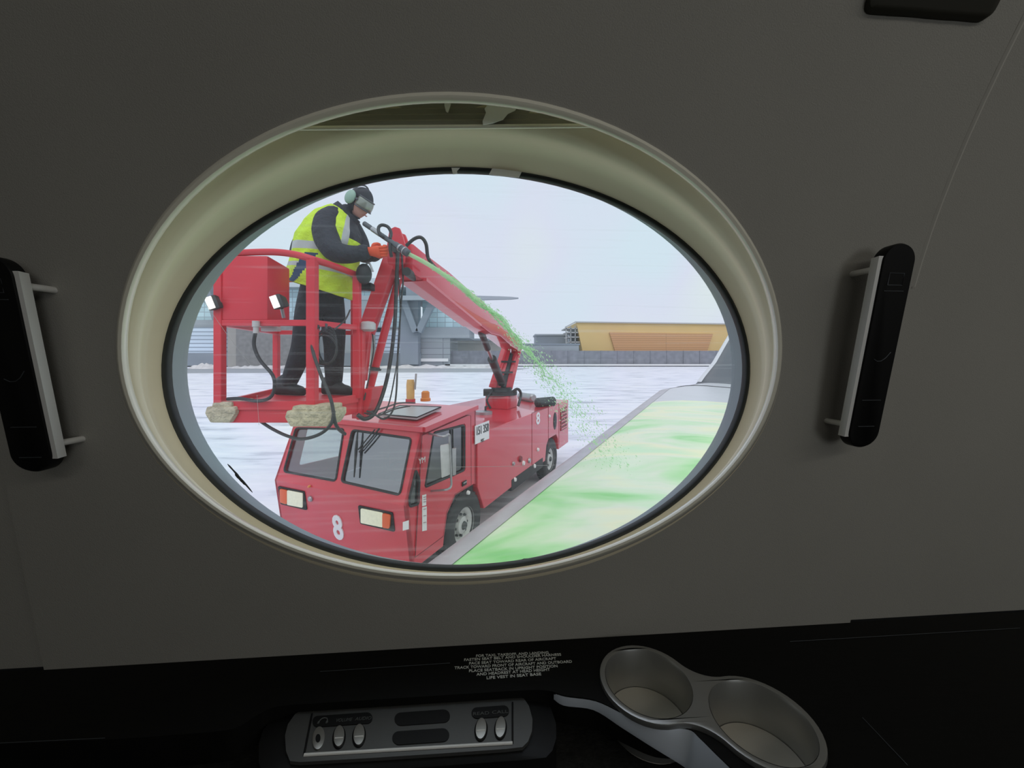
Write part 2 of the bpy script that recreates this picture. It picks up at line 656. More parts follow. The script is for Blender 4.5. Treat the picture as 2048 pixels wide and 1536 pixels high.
e = cr.color_ramp.elements.new(.5)
e.color = (.985, .965, 1, 1)
nt.links.new(n2.outputs[0], cr.inputs[0])
nt.links.new(cr.outputs[0], tr.inputs[0])
nt.links.new(rp.outputs[0], mx.inputs[0])
nt.links.new(tr.outputs[0], mx.inputs[1])
nt.links.new(tl.outputs[0], mx.inputs[2])
nt.links.new(mx.outputs[0], out.inputs[0])
M['pane'] = m
mb = MB()
loop = []
for k in range(NS):
    loop.append(oval(k, NS, .001, SU + .001, SZ, SRU, SRZ + .014))
A_ = [cab(u, pane_n(z) + .027, z) for u, z in loop]
B_ = [cab(u, pane_n(z) + .031, z) for u, z in loop]
mb.loft([A_, B_], capa=True, capb=True)
mb.build('pane', M['pane'], win, smooth=False)


def on_pane(x, y, off=.0255):
    d = P(x, y, 1.0) - Vector((0, 0, EYE))
    t = .5
    for _ in range(30):
        p = d * t
        z = p.z
        t *= (pane_n(z) + off) / p.dot(NX)
    return Vector((0, 0, EYE)) + d * t


def on_wall(x, y, off=0.0):
    d = P(x, y, 1.0) - Vector((0, 0, EYE))
    t = .4
    for _ in range(40):
        p = d * t
        t *= .5 + .5 * (wall_n(p.z) + off) / p.dot(NX)
    return Vector((0, 0, EYE)) + d * t


M['scr'] = glass('scratch', (.75, .75, .72, 1), .0)
ntx = M['scr'].node_tree
tl2 = ntx.nodes.new('ShaderNodeBsdfTranslucent')
for nd in ntx.nodes:
    if nd.type == 'MIX_SHADER':
        nd.inputs[0].default_value = .55
        ntx.links.new(tl2.outputs[0], nd.inputs[2])
for a, b, c in (((398, 588), (455, 670), (503, 732)), ((514, 790), (516, 820), (518, 850)), ((900, 934), (1000, 933), (1110, 930))):
    mb = MB()
    mb.tube(spline([on_pane(*a), on_pane(*b), on_pane(*c)], 6), .00022, 5)
    mb.build('scratch', M['scr'], win)
# chipped dark sealant along the lower edge
for a, b, w in (((455, 928), (505, 985), .0016), ((900, 1131), (935, 1134), .0016), ((1040, 1121), (1056, 1118), .0012), ((985, 1128), (992, 1127), .001), ((470, 948), (490, 970), .002)):
    mb = MB()
    pts = spline([on_pane(*a), (on_pane(*a) + on_pane(*b)) / 2 + Vector((0, 0, .0006)), on_pane(*b)], 4)
    mb.tube(pts, [w * .2] + [w * random.uniform(.5, 1) for _ in pts[1:-1]] + [w * .2], 6)
    mb.build('sealant_chip', M['seal'], win)

# retracted pleated shade in its pocket at the top, with its pale bottom rail
sh = empty('window_shade', cab(0, .40, .24))
tag(sh, 'retracted pleated shade with pale bottom rail at the top of the oval window', 'window shade')
SN = .392


def at_n(x, y, n):
    d = P(x, y, 1.0) - Vector((0, 0, EYE))
    return Vector((0, 0, EYE)) + d * (n / d.dot(NX))


q0, q1 = at_n(560, 258, SN), at_n(1240, 252, SN)
mb = MB()
upv = Vector((0, 0, 1))
nple = 5
sec = []
for i in range(nple * 2 + 1):
    h = .001 + .03 * i / (nple * 2)
    off = NX * (.003 if i % 2 else 0)
    sec.append([q0 + upv * h + off, q1 + upv * h + off, q1 + upv * h + off + NX * .004, q0 + upv * h + off + NX * .004])
mb.loft(sec, capa=True, capb=True)
mb.build('pleated_fabric', M['shade'], sh, smooth=False)
mb = MB()
mb.tube([q0 - NX * .001, q1 - NX * .001], .0021, 10)
mb.build('bottom_rail', M['lip'], sh)


def scrap(name, pts, n, label):
    v = [at_n(x, y, n) for x, y in pts]
    mb = MB()
    k = len(v)
    mb.add(v + [p - NX * .0006 for p in v], [tuple(range(k)), tuple(range(k, 2 * k))[::-1]] + [(i, (i + 1) % k, k + (i + 1) % k, k + i) for i in range(k)])
    o = mb.build(name, M['torn'], smooth=False)
    tag(o, label, 'film scrap', 'scraps of torn film over the window shade')


scrap('torn_film', [(888, 202), (903, 202), (901, 212), (896, 226), (892, 224), (889, 212)], SN - .006, 'tiny pointed scrap of torn white film hanging over the window shade')
scrap('torn_film', [(968, 204), (1036, 212), (1030, 222), (1016, 228), (1006, 240), (985, 247), (966, 250), (965, 243), (972, 226), (969, 218), (974, 212)], SN - .006, 'large ragged scrap of torn white film hanging over the window shade')
for pts in ([(903, 336), (920, 336), (914, 342), (915, 348), (906, 349)], [(985, 336), (1045, 341), (1038, 355), (1012, 353), (978, 349)]):  # white pieces on the seal that paint in the scraps' reflection
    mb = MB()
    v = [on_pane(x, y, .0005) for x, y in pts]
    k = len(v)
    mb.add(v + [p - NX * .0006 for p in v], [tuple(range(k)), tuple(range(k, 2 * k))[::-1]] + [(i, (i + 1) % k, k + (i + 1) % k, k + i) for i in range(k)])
    mb.build('reflected_scrap', M['torn'], win, smooth=False)

# ------------------------------------------------------------------ two black assist handles on the wall
def handle(sgn, label, ZC, L):
    uc = .430 * sgn
    base = wall_pt(uc, ZC)
    h = empty('wall_handle', base)
    tag(h, label, 'handle', 'black handles on either side of the oval window')
    W = .0185
    n_a, n_b = wall_n(ZC - L), wall_n(ZC + L)

    def wp_(u, z, off):
        # straight chord of the curved wall, so that the bar itself is straight
        t = (z - ZC + L) / (2 * L)
        return cab(u, n_a + (n_b - n_a) * t + off, z)

    def cap_ring(off, sc=1.0):
        out = []
        n = 20
        for k in range(2 * n):
            if k < n:
                a = PI * k / (n - 1)
                u, z = W * sc * math.cos(a), (L - W) + W * sc * math.sin(a)
            else:
                a = PI + PI * (k - n) / (n - 1)
                u, z = W * sc * math.cos(a), -(L - W) + W * sc * math.sin(a)
            out.append(wp_(uc + u, ZC + z, off))
        return out
    mb = MB()
    mb.loft([cap_ring(-.0205), cap_ring(-.030), cap_ring(-.032, .93)], capa=True, capb=True)
    body = mb.build('grip_bar', M['blk'], h, ang=50)
    # embossed lines on the dark face
    segs = [[(-W * w * .75, z), (W * w * .75, z)] for z, w in ((.062, .8), (-.055, .8), (-.085, .7))]
    segs.append([(-W * .4 + W * t, -.012 + .006 * (t * 2 - .7) ** 2) for t in (0, .25, .5, .75, 1)])
    segs.append([(a * W * .45, .074 + b * .006) for a, b in ((-1, -1), (1, -1), (1, 1), (-1, 1), (-1, -1))])
    for sg_ in segs:
        mb = MB()
        mb.tube([wp_(uc + u, z + ZC, -.0322) for u, z in sg_], .0004, 6)
        mb.build('embossed_line', M['gsteel'], body)
    # polished strip on the side facing the window
    mb = MB()
    us = uc - sgn * (W + .0006)
    sec = []
    for i in range(11):
        z = ZC + (L - W * .7) * (-1 + 2 * i / 10)
        sec.append([wp_(us - sgn * .0006, z, -.0202), wp_(us - sgn * .0030, z, -.0306), wp_(us + sgn * .004, z, -.0306), wp_(us + sgn * .004, z, -.0202)])
    mb.loft(sec, capa=True, capb=True)
    mb.build('polished_strip', M['polish'], h)
    for z in (ZC + L - .024, ZC - L + .026):
        mb = MB()
        a = wp_(uc - sgn * (W - .004), z, -.020)
        b = wall_pt(uc - sgn * (W - .002), z, .003)
        mb.cyl(a, b, .0032, seg=14)
        mb.build('standoff_pin', M['polish'], h)


handle(-1, 'black wall handle with polished strip left of the oval window', -.012, .100)
handle(1, 'black wall handle with polished strip right of the oval window, beside the stitched seam', .006, .110)

# dark outlet high on the right of the wall
mb = MB()
ou = rpoly([(.335, .303), (.456, .303), (.456, .40), (.335, .40)], .008)
sec = [[wall_pt(u, z, -.001) for u, z in ou], [wall_pt(u, z, -.006) for u, z in ou], [wall_pt(.3955 + (u - .3955) * .96, .35 + (z - .35) * .96, -.008) for u, z in ou]]
mb.loft(sec, capb=True, capa=True)
o = mb.build('air_outlet', M['darkbox'])
tag(o, 'dark rounded panel at the top right of the cabin wall', 'outlet panel')

# ------------------------------------------------------------------ side ledge with control panel and cup holders
ZL = -.356


def cabc(p):
    d = p - Vector((0, 0, EYE))
    return d.dot(UX), d.dot(NX)


ledge = empty('side_ledge', cab(0, .4, ZL))
tag(ledge, 'black veneered side ledge below the oval window carrying printed instructions', 'ledge')
front_px = [(-420, 1506), (-200, 1500), (0, 1489), (200, 1480), (330, 1471), (440, 1462), (480, 1452), (515, 1430), (555, 1413), (640, 1406), (800, 1396), (940, 1387), (1060, 1380), (1100, 1382), (1130, 1391), (1190, 1400), (1250, 1428), (1310, 1452), (1375, 1457), (1400, 1476), (1440, 1515), (1475, 1545), (1560, 1600), (1800, 1720)]
fe = [cabc(Pz(x, y, ZL)) for x, y in front_px]
fe3 = spline([Vector((u, n, 0)) for u, n in fe], 5)
fe = [(p.x, p.y) for p in fe3]
CUPZ = ZL + .006
c1 = cabc(Pz(1295, 1358, CUPZ))
c2 = cabc(Pz(1521, 1435, CUPZ))
RI = .0445
back = [(1.89, fe[-1][1]), (1.89, .478), (-1.89, .478), (-1.89, fe[0][1])]
outer = fe + back
LF = (cab(0, 0, ZL - .03), UX, NX, (0, 0, 1))
mb = MB()
mb.plate(LF, outer, [circ(c1[0], c1[1], RI + .001), circ(c2[0], c2[1], RI + .001)], .03)
mb.build('ledge_top', M['ledge'], ledge, ang=30)
# edge band along the front curve, its blue-grey colour standing for reflected window sky
low_px = {(1060, 1380): 3, (1100, 1382): 4, (1130, 1391): 12, (1190, 1400): 12, (1250, 1428): 20, (1310, 1452): 32, (1375, 1457): 62, (1400, 1476): 60, (1440, 1515): 34, (1475, 1545): 14}
ups, lows = [], []
for x, y in front_px[2:-1]:
    d = low_px.get((x, y), 1.5)
    ups.append(Pz(x, y + .5, ZL - .0005))
    lows.append(Pz(x - d * .25, y + d + .5, ZL - .002 - .00030 * d))
ups, lows = spline(ups, 5), spline(lows, 5)
mb = MB()
mb.loft([ups, lows, [p - Vector((0, 0, .004)) for p in lows], [p - Vector((0, 0, .004)) for p in ups]], closed=False)
mb.build('sky_sheen_edge', M['ledge_edge'], ledge, ang=70)
# fine joint lines of the ledge
for a, b in (((1725, 1435), (1815, 1530)), ((0, 1486), (210, 1476)), ((1580, 1283), (2040, 1256)), ((640, 1343), (900, 1326))):
    mb = MB()
    mb.tube([Pz(*a, ZL + .0003), Pz(*b, ZL + .0003)], .0003, 5)
    mb.build('joint_line', M['gsteel'], ledge)
# printed instructions
lines = ["FOR TAXI, TAKEOFF, AND LANDING", "FASTEN SEAT BELT AND SHOULDER HARNESS", "FACE SEAT TOWARD REAR OF AIRCRAFT", "TRACK TOWARD FRONT OF AIRCRAFT AND OUTBOARD", "PLACE SEATBACK IN UPRIGHT POSITION", "AND HEADREST AT HEAD HEIGHT", "LIFE VEST IN SEAT BASE"]
pxl = [((952, 1312), (1097, 1305)), ((928, 1320), (1122, 1309)), ((938, 1327), (1112, 1317)), ((909, 1336), (1144, 1323)), ((938, 1342), (1115, 1332)), ((953, 1349), (1100, 1339)), ((973, 1356), (1082, 1348))]
for s, (a, b) in zip(lines, pxl):
    A, B = Pz(*a, ZL + .0004), Pz(*b, ZL + .0004)
    ax = (B - A).normalized()
    ay = Vector((0, 0, 1)).cross(ax)
    text_mesh('printed_line', s, (A + B) / 2, ax, ay, .0052, M['text'], ledge, width=(B - A).length, bold=.012)

# lower dark console in front of the ledge
mb = MB()
zlow = ZL - .055
mb.plate((cab(0, 0, zlow - .02), UX, NX, (0, 0, 1)), [(-1.89, .12), (1.89, .12), (1.89, .478), (-1.89, .478)], [], .02)
mb.build('lower_console', M['carpet'], ledge, smooth=False)

# control panel pod
ZP = ZL - .008
cp = empty('control_panel', Pz(820, 1455, ZP))
tag(cp, 'brushed metal control panel with oval buttons set in the front of the ledge', 'control panel')


def cpx(x, y, z=ZP):
    return cabc(Pz(x, y, z))


outl = [(570, 1470), (576, 1448), (590, 1428), (608, 1417), (640, 1413), (740, 1408), (840, 1402), (940, 1397), (1030, 1391), (1048, 1397), (1058, 1412), (1065, 1438), (1064, 1462), (1056, 1483), (1045, 1494), (1010, 1498), (880, 1507), (740, 1516), (600, 1524), (580, 1522), (572, 1502)]
outl2 = [cpx(*q) for q in outl]
cu_, cn_ = sum(p[0] for p in outl2) / len(outl2), sum(p[1] for p in outl2) / len(outl2)
mb = MB()
pod = [(cu_ + (u - cu_) * 1.2, cn_ + (n - cn_) * 1.18) for u, n in outl2]
mb.loft([[cab(u, n, ZP - .05) for u, n in pod], [cab(u, n, ZP - .006) for u, n in pod], [cab(u, n, ZP - .003) for u, n in outl2]], capb=True, capa=True)
mb.build('pod_housing', M['blk'], cp)
mb = MB()
mb.plate((cab(0, 0, ZP - .003), UX, NX, (0, 0, 1)), outl2, [], .003)
plate = mb.build('face_plate', M['brush'], cp, ang=25)


def flat(name, pts, m, z0, h, parent, taper=0.0):
    mb = MB()
    c = [cpx(*q) for q in pts]
    mu, mn = sum(p[0] for p in c) / len(c), sum(p[1] for p in c) / len(c)
    mb.loft([[cab(u, n, ZP + z0) for u, n in c], [cab(u, n, ZP + z0 + h) for u, n in c], [cab(mu + (u - mu) * (1 - taper), mn + (n - mn) * (1 - taper), ZP + z0 + h * 1.2) for u, n in c]], capb=True, capa=True)
    return mb.build(name, m, parent, ang=40)


def pill(x0, y0, x1, y1, h):
    """pill between two centres, height h px"""
    out = []
    dx, dy = x1 - x0, y1 - y0
    L = math.hypot(dx, dy)
    dx, dy = dx / L, dy / L
    for k in range(13):
        a = -PI / 2 + PI * k / 12
        out.append((x1 + h / 2 * (math.cos(a) * dx - math.sin(a) * dy), y1 + h / 2 * (math.cos(a) * dy + math.sin(a) * dx)))
    for k in range(13):
        a = PI / 2 + PI * k / 12
        out.append((x0 + h / 2 * (math.cos(a) * dx - math.sin(a) * dy), y0 + h / 2 * (math.cos(a) * dy + math.sin(a) * dx)))
    return out


# inset frame lines
loop = [Pz(x, y, ZP + .0004) for x, y in ((624, 1428), (608, 1510), (1025, 1486), (1025, 1405))]
for a, b, r_, nm_, mm_ in ((loop[0], loop[1], .0009, 'inset_line', 'blk'), (loop[2], loop[3], .0009, 'inset_line', 'blk'), (loop[1], loop[2], .0013, 'polished_edge', 'polish'), (Pz(608, 1417, ZP + .0004), Pz(1042, 1391, ZP + .0004), .0013, 'polished_edge', 'polish')):
    mb = MB()
    mb.tube([a, b], r_, 8)
    mb.build(nm_, M[mm_], plate)
for a in ((636, 1444, 734, 1437), (954, 1427, 1007, 1423)):
    st = flat('label_strip', pill(*a, 22), M['blk'], 0, .0006, cp)
    words = [('VOLUME', 688, 1440), ('AUDIO', 727, 1437)] if a[0] < 800 else [('READ', 962, 1427), ('CALL', 1000, 1424)]
    for w, x, y in words:
        A, B = Pz(x - 16, y + 1, ZP + .001), Pz(x + 16, y - 1, ZP + .001)
        ax = (B - A).normalized()
        text_mesh('strip_word', w, (A + B) / 2, ax, Vector((0, 0, 1)).cross(ax), .0050, M['textdim'], st, width=(B - A).length)
    if a[0] < 800:
        mb = MB()
        c = Pz(646, 1443, ZP + .001)
        mb.tube([c + UX * .004 * math.cos(t) + NX * .004 * math.sin(t) for t in (0, .5, 1, 1.5, 2, 2.5, PI)], .0005, 5)
        mb.cyl(c + UX * .004 - NX * .002, c + UX * .004, .001, seg=8)
        mb.cyl(c - UX * .004 - NX * .002, c - UX * .004, .001, seg=8)
        mb.build('headphone_icon', M['textdim'], st)
flat('grille_slot', pill(802, 1439, 887, 1433, 26), M['blk'], 0, .0005, cp)
flat('grille_slot', pill(798, 1477, 885, 1471, 27), M['blk'], 0, .0005, cp)


def ovalpx(x, y, rx, ry, tilt):
    out = []
    for k in range(24):
        a = 2 * PI * k / 24
        px, py = rx * math.cos(a), ry * math.sin(a)
        out.append((x + px * math.cos(tilt) - py * math.sin(tilt), y + px * math.sin(tilt) + py * math.cos(tilt)))
    return out


jk = flat('headphone_jack', ovalpx(637, 1478, 12, 23, .15), M['btn'], 0, .0012, cp, .1)
flat('jack_hole', ovalpx(636, 1480, 5, 8, .1), M['blk'], .0013, .0006, jk)
for x, y, rx in ((678, 1475, 10.5), (718, 1472, 11), (962, 1460, 10.5), (1001, 1457, 10)):
    b = flat('oval_button', ovalpx(x, y, rx, 21, .1), M['btn'], 0, .0018, cp, .35)
    mb = MB()
    mb.tube([Pz(px, py, ZP + .0003) for px, py in ovalpx(x, y, rx + 1.5, 22.5, .1)], .0006, 5, closed=True)
    mb.build('button_gap', M['blk'], b)
    mb = MB()
    mb.tube([Pz(x - rx * .8, y + 1, ZP + .0022), Pz(x + rx * .8, y, ZP + .0022)], .0005, 5)
    mb.build('button_ridge', M['polish'], b)

# double cup holder
ch = empty('double_cup_holder', cab((c1[0] + c2[0]) / 2, (c1[1] + c2[1]) / 2, ZL))
tag(ch, 'double steel cup holder let into the right end of the black ledge', 'cup holder')
V1, V2 = Vector(c1), Vector(c2)
mid = (V1 + V2) / 2
axv = (V2 - V1).normalized()
pv = Vector((-axv.y, axv.x))
dd = (V2 - V1).length / 2
RO, RF = .0505, .038
hh = math.sqrt((RO + RF) ** 2 - dd ** 2)
ol = []
phi = math.atan2(hh, dd)            # angle at the circle centre towards the fillet centre
for k in range(33):                 # circle 2, from -(pi-phi) to (pi-phi)
    a = -(PI - phi) + 2 * (PI - phi) * k / 32
    ol.append((dd + RO * math.cos(a), RO * math.sin(a)))
for k in range(1, 12):              # upper fillet, right to left
    a0 = math.atan2(-hh, dd)
    a1 = math.atan2(-hh, -dd)
    a = a0 + (a1 - a0) * k / 12
    ol.append((RF * math.cos(a), hh + RF * math.sin(a)))
for k in range(33):
    a = phi + 2 * (PI - phi) * k / 32
    ol.append((-dd + RO * math.cos(a), RO * math.sin(a)))
for k in range(1, 12):
    a0 = math.atan2(hh, -dd)
    a1 = math.atan2(hh, dd)
    a = a0 + (a1 - a0) * k / 12
    ol.append((RF * math.cos(a), -hh + RF * math.sin(a)))


def chp(x, y):
    q = mid + axv * x + pv * y
    return (q.x, q.y)


outer8 = [chp(*q) for q in ol]
mb = MB()
mb.plate((cab(0, 0, ZL - .001), UX, NX, (0, 0, 1)), outer8, [circ(c1[0], c1[1], RI, 48), circ(c2[0], c2[1], RI, 48)], .006)
mb.build('rim_plate', M['cup'], ch, bevel=.0014, ang=50)
for c in (c1, c2):
    mb = MB()
    cc = lambda r, z: [cab(u, n, z) for u, n in circ(c[0], c[1], r, 48)]
    mb.loft([cc(RI, CUPZ - .001), cc(RI - .001, CUPZ - .004), cc(RI - .003, CUPZ - .046), cc(RI - .001, CUPZ - .046), cc(RI + .001, CUPZ - .003)])
    w = mb.build('cup_well', M['cup'], ch)
    mb = MB()
    mb.loft([cc(RI - .0035, CUPZ - .049), cc(RI - .0035, CUPZ - .044)], capa=True, capb=True)
    mb.build('well_floor', M['cupfloor'], w)
# ================================================================== APRON AND BACKGROUND
def snow_material():
    m = bpy.data.materials.new('windblown_snow')
    m.use_nodes = True
    nt = m.node_tree
    b = nt.nodes['Principled BSDF']
    b.inputs['Roughness'].default_value = .7
    b.inputs['Specular IOR Level'].default_value = .3
    tc, mp, n, cr = (nt.nodes.new(t) for t in ('ShaderNodeTexCoord', 'ShaderNodeMapping', 'ShaderNodeTexNoise', 'ShaderNodeValToRGB'))
    mp.inputs['Scale'].default_value = (.30, 1.1, 1)
    mp.inputs['Rotation'].default_value = (0, 0, R(-12))
    n.inputs['Scale'].default_value = 1.0
    n.inputs['Detail'].default_value = 7
    n.inputs['Roughness'].default_value = .62
    nt.links.new(tc.outputs['Object'], mp.inputs[0])
    nt.links.new(mp.outputs[0], n.inputs['Vector'])
    nt.links.new(n.outputs[0], cr.inputs[0])
    cr.color_ramp.elements[0].position = .33
    cr.color_ramp.elements[0].color = (.44, .46, .51, 1)
    cr.color_ramp.elements[1].position = .60
    cr.color_ramp.elements[1].color = (.86, .87, .90, 1)
    e = cr.color_ramp.elements.new(.46)
    e.color = (.76, .78, .84, 1)
    nt.links.new(cr.outputs[0], b.inputs['Base Color'])
    return m


M['snow'] = snow_material()
M['asph'] = mat('wet_asphalt', (.34, .36, .38, 1), .7, var=.2, scale=.6, stretch=(.15, 2, 1))
mb = MB()
mb.box((0, 200, -.1), (900, 420, .2))
mb.build('ground_apron', M['snow'], smooth=False, kind='structure')
mb = MB()
mb.hexa([Vector((-75, 60, .0)), Vector((-2, 66, .0)), Vector((4, 86, .0)), Vector((-75, 86, .0)), Vector((-75, 60, .012)), Vector((-2, 66, .012)), Vector((4, 86, .012)), Vector((-75, 86, .012))])
mb.build('ground_road', M['asph'], smooth=False, kind='structure')


def grid_mat(name, c1, c2, sx, sz, gap=.06, offset=0.0, rough=.3, var=.15):
    """panes or courses with thin joints, in object x / z"""
    m = bpy.data.materials.new(name)
    m.use_nodes = True
    nt = m.node_tree
    b = nt.nodes['Principled BSDF']
    b.inputs['Roughness'].default_value = rough
    tc, sp, cb, br = (nt.nodes.new(t) for t in ('ShaderNodeTexCoord', 'ShaderNodeSeparateXYZ', 'ShaderNodeCombineXYZ', 'ShaderNodeTexBrick'))
    nt.links.new(tc.outputs['Object'], sp.inputs[0])
    nt.links.new(sp.outputs[0], cb.inputs[0])
    nt.links.new(sp.outputs[2], cb.inputs[1])
    nt.links.new(cb.outputs[0], br.inputs['Vector'])
    br.offset = offset
    br.inputs['Scale'].default_value = 1
    br.inputs['Brick Width'].default_value = sx
    br.inputs['Row Height'].default_value = sz
    br.inputs['Mortar Size'].default_value = gap
    br.inputs['Color1'].default_value = c1
    br.inputs['Color2'].default_value = tuple(min(1, c * (1 + var)) for c in c1[:3]) + (1,)
    br.inputs['Mortar'].default_value = c2
    nt.links.new(br.outputs['Color'], b.inputs['Base Color'])
    return m


M['gl_cyan'] = grid_mat('curtain_wall_glass', (.48, .64, .68, 1), (.36, .45, .50, 1), 2.1, 1.3, .09, var=.35)  # background building and wall colours lightened to stand for snowy haze
M['louvre'] = grid_mat('louvre_blue', (.56, .66, .76, 1), (.28, .34, .41, 1), 60, 1.0, .14)
M['bgrey'] = mat('grey_cladding', (.36, .40, .43, 1), .7, var=.12, scale=.3)
M['bdark'] = mat('dark_cladding', (.24, .28, .32, 1), .6, var=.1, scale=.3)
M['bmid'] = grid_mat('panel_grey', (.32, .35, .37, 1), (.20, .22, .24, 1), 6, 1.6, .1)
M['beige'] = mat('beige_concrete', (.36, .35, .32, 1), .8, var=.15, scale=.5)
M['stone'] = mat('rough_grey_stone', (.24, .24, .235, 1), .9, var=.35, scale=1.2, bump=.4, bscale=3)
M['pale'] = mat('pale_roof', (.55, .60, .63, 1), .6)
M['yellow'] = mat('yellow_cladding', (.70, .49, .20, 1), .6, var=.06, scale=.2)
M['slat'] = grid_mat('orange_slats', (.58, .32, .15, 1), (.45, .25, .11, 1), 50, .62, .09, rough=.6, var=.1)
M['fence'] = mat('dark_wall_snowy', (.22, .23, .26, 1), .8, var=.4, scale=.8)
M['roofsnow'] = mat('roof_edge_grey', (.45, .45, .44, 1), .6)
M['bank'] = mat('dirty_snow', (.62, .61, .60, 1), .9, var=.4, scale=.9, bump=.5, bscale=2)


def px_box(mb, x0, y0, x1, y1, Y, depth):
    a, b = P(x0, y1, Y), P(x1, y0, Y)
    a.z = max(a.z, 0)
    mb.hexa([Vector((a.x, Y, a.z)), Vector((b.x, Y, a.z)), Vector((b.x, Y + depth, a.z)), Vector((a.x, Y + depth, a.z)),
             Vector((a.x, Y, b.z)), Vector((b.x, Y, b.z)), Vector((b.x, Y + depth, b.z)), Vector((a.x, Y + depth, b.z))])


def px_part(name, rects, Y, depth, m, parent):
    mb = MB()
    for r in rects:
        px_box(mb, *r, Y, depth)
    return mb.build(name, m, parent, smooth=False)


YB = 95.0
tb = empty('terminal_building', Vector((-24, YB + 8, 0)))
tag(tb, 'grey and pale blue glass airport terminal with forked columns behind the red truck', 'building')
px_part('glass_facade', [(300, 572, 800, 655)], YB + 6, 18, M['gl_cyan'], tb)
px_part('glass_facade', [(845, 602, 965, 656)], YB + 7, 14, M['gl_cyan'], tb)
px_part('roof_fascia', [(300, 556, 826, 574)], YB + 2, 24, M['pale'], tb)
mb = MB()
a, b, c = P(812, 566, YB + 1), P(872, 594, YB + 1), P(812, 597, YB + 1)
mb.add([a, b, c] + [p + Vector((0, 22, 0)) for p in (a, b, c)], [(0, 1, 2), (3, 5, 4), (0, 3, 4, 1), (1, 4, 5, 2), (2, 5, 3, 0)])
mb.build('roof_gusset', M['bdark'], tb, smooth=False)
mb = MB()
rows = []
for x, y0, y1 in ((700, 591, 600), (860, 591, 600), (960, 591.5, 599.5), (1000, 592.5, 598.5), (1022, 593.5, 598), (1037, 595, 596.5)):
    a, b = P(x, y0, YB - 2), P(x, y1, YB - 2)
    rows.append([a, b, b + Vector((0, 2.5, .2)), a + Vector((0, 2.5, 0))])
mb.loft(rows, capa=True, capb=True)
mb.build('roof_blade', M['bgrey'], tb, smooth=False)
px_part('spandrel_band', [(300, 640, 520, 660)], YB + 5, 1, M['bgrey'], tb)
px_part('louvre_panel', [(300, 655, 448, 708)], YB + 4, 14, M['louvre'], tb)
px_part('louvre_panel', [(740, 664, 801, 721)], YB + 4, 14, M['louvre'], tb)
px_part('lower_wall', [(300, 706, 840, 732)], YB + 3.6, 14, M['bdark'], tb)
px_part('end_wall', [(596, 600, 742, 712)], YB + 4.2, 14, M['bgrey'], tb)
px_part('panel_wall', [(838, 655, 938, 676)], YB + 5, 14, M['bgrey'], tb)
px_part('panel_wall', [(838, 674, 900, 731)], YB + 5.5, 14, M['bmid'], tb)
px_part('column', [(800, 600, 836, 729)], YB + 2, 3, M['bdark'], tb)
px_part('window_sill', [(838, 717, 896, 723)], YB + 4.6, 2, M['white'], tb)
for a, b in (((806, 594), (832, 664)), ((868, 600), (838, 664)), ((412, 560), (436, 640))):
    mb = MB()
    mb.bar(P(*a, YB + 1), P(*b, YB + 1), 1.5, 1.8, up=(0, 1, 0))
    mb.build('forked_strut', M['bdark'], tb, smooth=False)
o = empty('stone_block', P(525, 731, YB - 6))
tag(o, 'windowless grey stone clad building seen between the basket posts', 'building')
px_part('stone_wall', [(472, 640, 595, 734)], YB - 7, 9, M['stone'], o)
px_part('pale_corner', [(455, 640, 473, 734)], YB - 6.8, 8, M['beige'], o)
o = empty('concrete_pier', P(730, 731, YB - 2))
tag(o, 'narrow beige concrete pier beside the louvred wall of the terminal', 'pier')
px_part('pier_shaft', [(719, 655, 742, 731)], YB - 2, 3, M['beige'], o)
px_part('pier_cap', [(717, 650, 744, 656)], YB - 2.2, 3.4, M['bgrey'], o)
o = empty('low_hall', P(950, 710, YB + 32))
tag(o, 'low pale grey hall between the terminal and the dark wall', 'building')
px_part('hall_wall', [(905, 680, 1040, 740)], YB + 30, 10, M['beige'], o)
px_part('hall_roof', [(902, 677, 1043, 681)], YB + 29, 12, M['bgrey'], o)

YF = 110.0
f_ = empty('yellow_hall', P(1310, 712, YF + 8))
tag(f_, 'long yellow building with an orange slatted trapezoid wall on the right', 'building')
mb = MB()
pts = [(1153, 645), (1460, 649), (1700, 652), (1700, 731), (1171, 731)]
v = [P(x, y, YF) for x, y in pts]
mb.add(v + [p + Vector((0, 20, 0)) for p in v], [(0, 1, 2, 3, 4), (9, 8, 7, 6, 5)] + [(i, (i + 1) % 5, 5 + (i + 1) % 5, 5 + i) for i in range(5)])
mb.build('yellow_wall', M['yellow'], f_, smooth=False)
mb = MB()
pts = [(1219, 665), (1426, 668), (1412, 710), (1232, 708)]
v = [P(x, y, YF - .5) for x, y in pts]
mb.add(v + [p + Vector((0, .4, 0)) for p in v], [(0, 1, 2, 3), (7, 6, 5, 4)] + [(i, (i + 1) % 4, 4 + (i + 1) % 4, 4 + i) for i in range(4)])
mb.build('slatted_wall', M['slat'], f_, smooth=False)
mb = MB()
mb.bar(P(1150, 644, YF - .4), P(1700, 651, YF - .4), .5, .35)
mb.bar(P(1151, 644, YF - .4), P(1130, 655, YF - .4), .4, .35)
mb.build('roof_edge', M['roofsnow'], f_, smooth=False)
mb = MB()
for i, y in enumerate((656, 664, 673, 683)):
    px_box(mb, 1130 + i * 3, y, 1160, y + 2.2, YF + .5, 8)
for x in (1132, 1141, 1150):
    px_box(mb, x, 652, x + 1.3, 740, YF + .5, 1)
mb.build('open_stair', M['roofsnow'], f_, smooth=False)
px_part('stair_core', [(1143, 658, 1162, 740)], YF + 4, 8, M['bgrey'], f_)
o = empty('grey_plant_building', P(1105, 700, YF + 20))
tag(o, 'dark blue grey flat roofed building left of the yellow hall', 'building')
px_part('plant_wall', [(1072, 670, 1160, 740)], YF + 23, 12, M['bdark'], o)
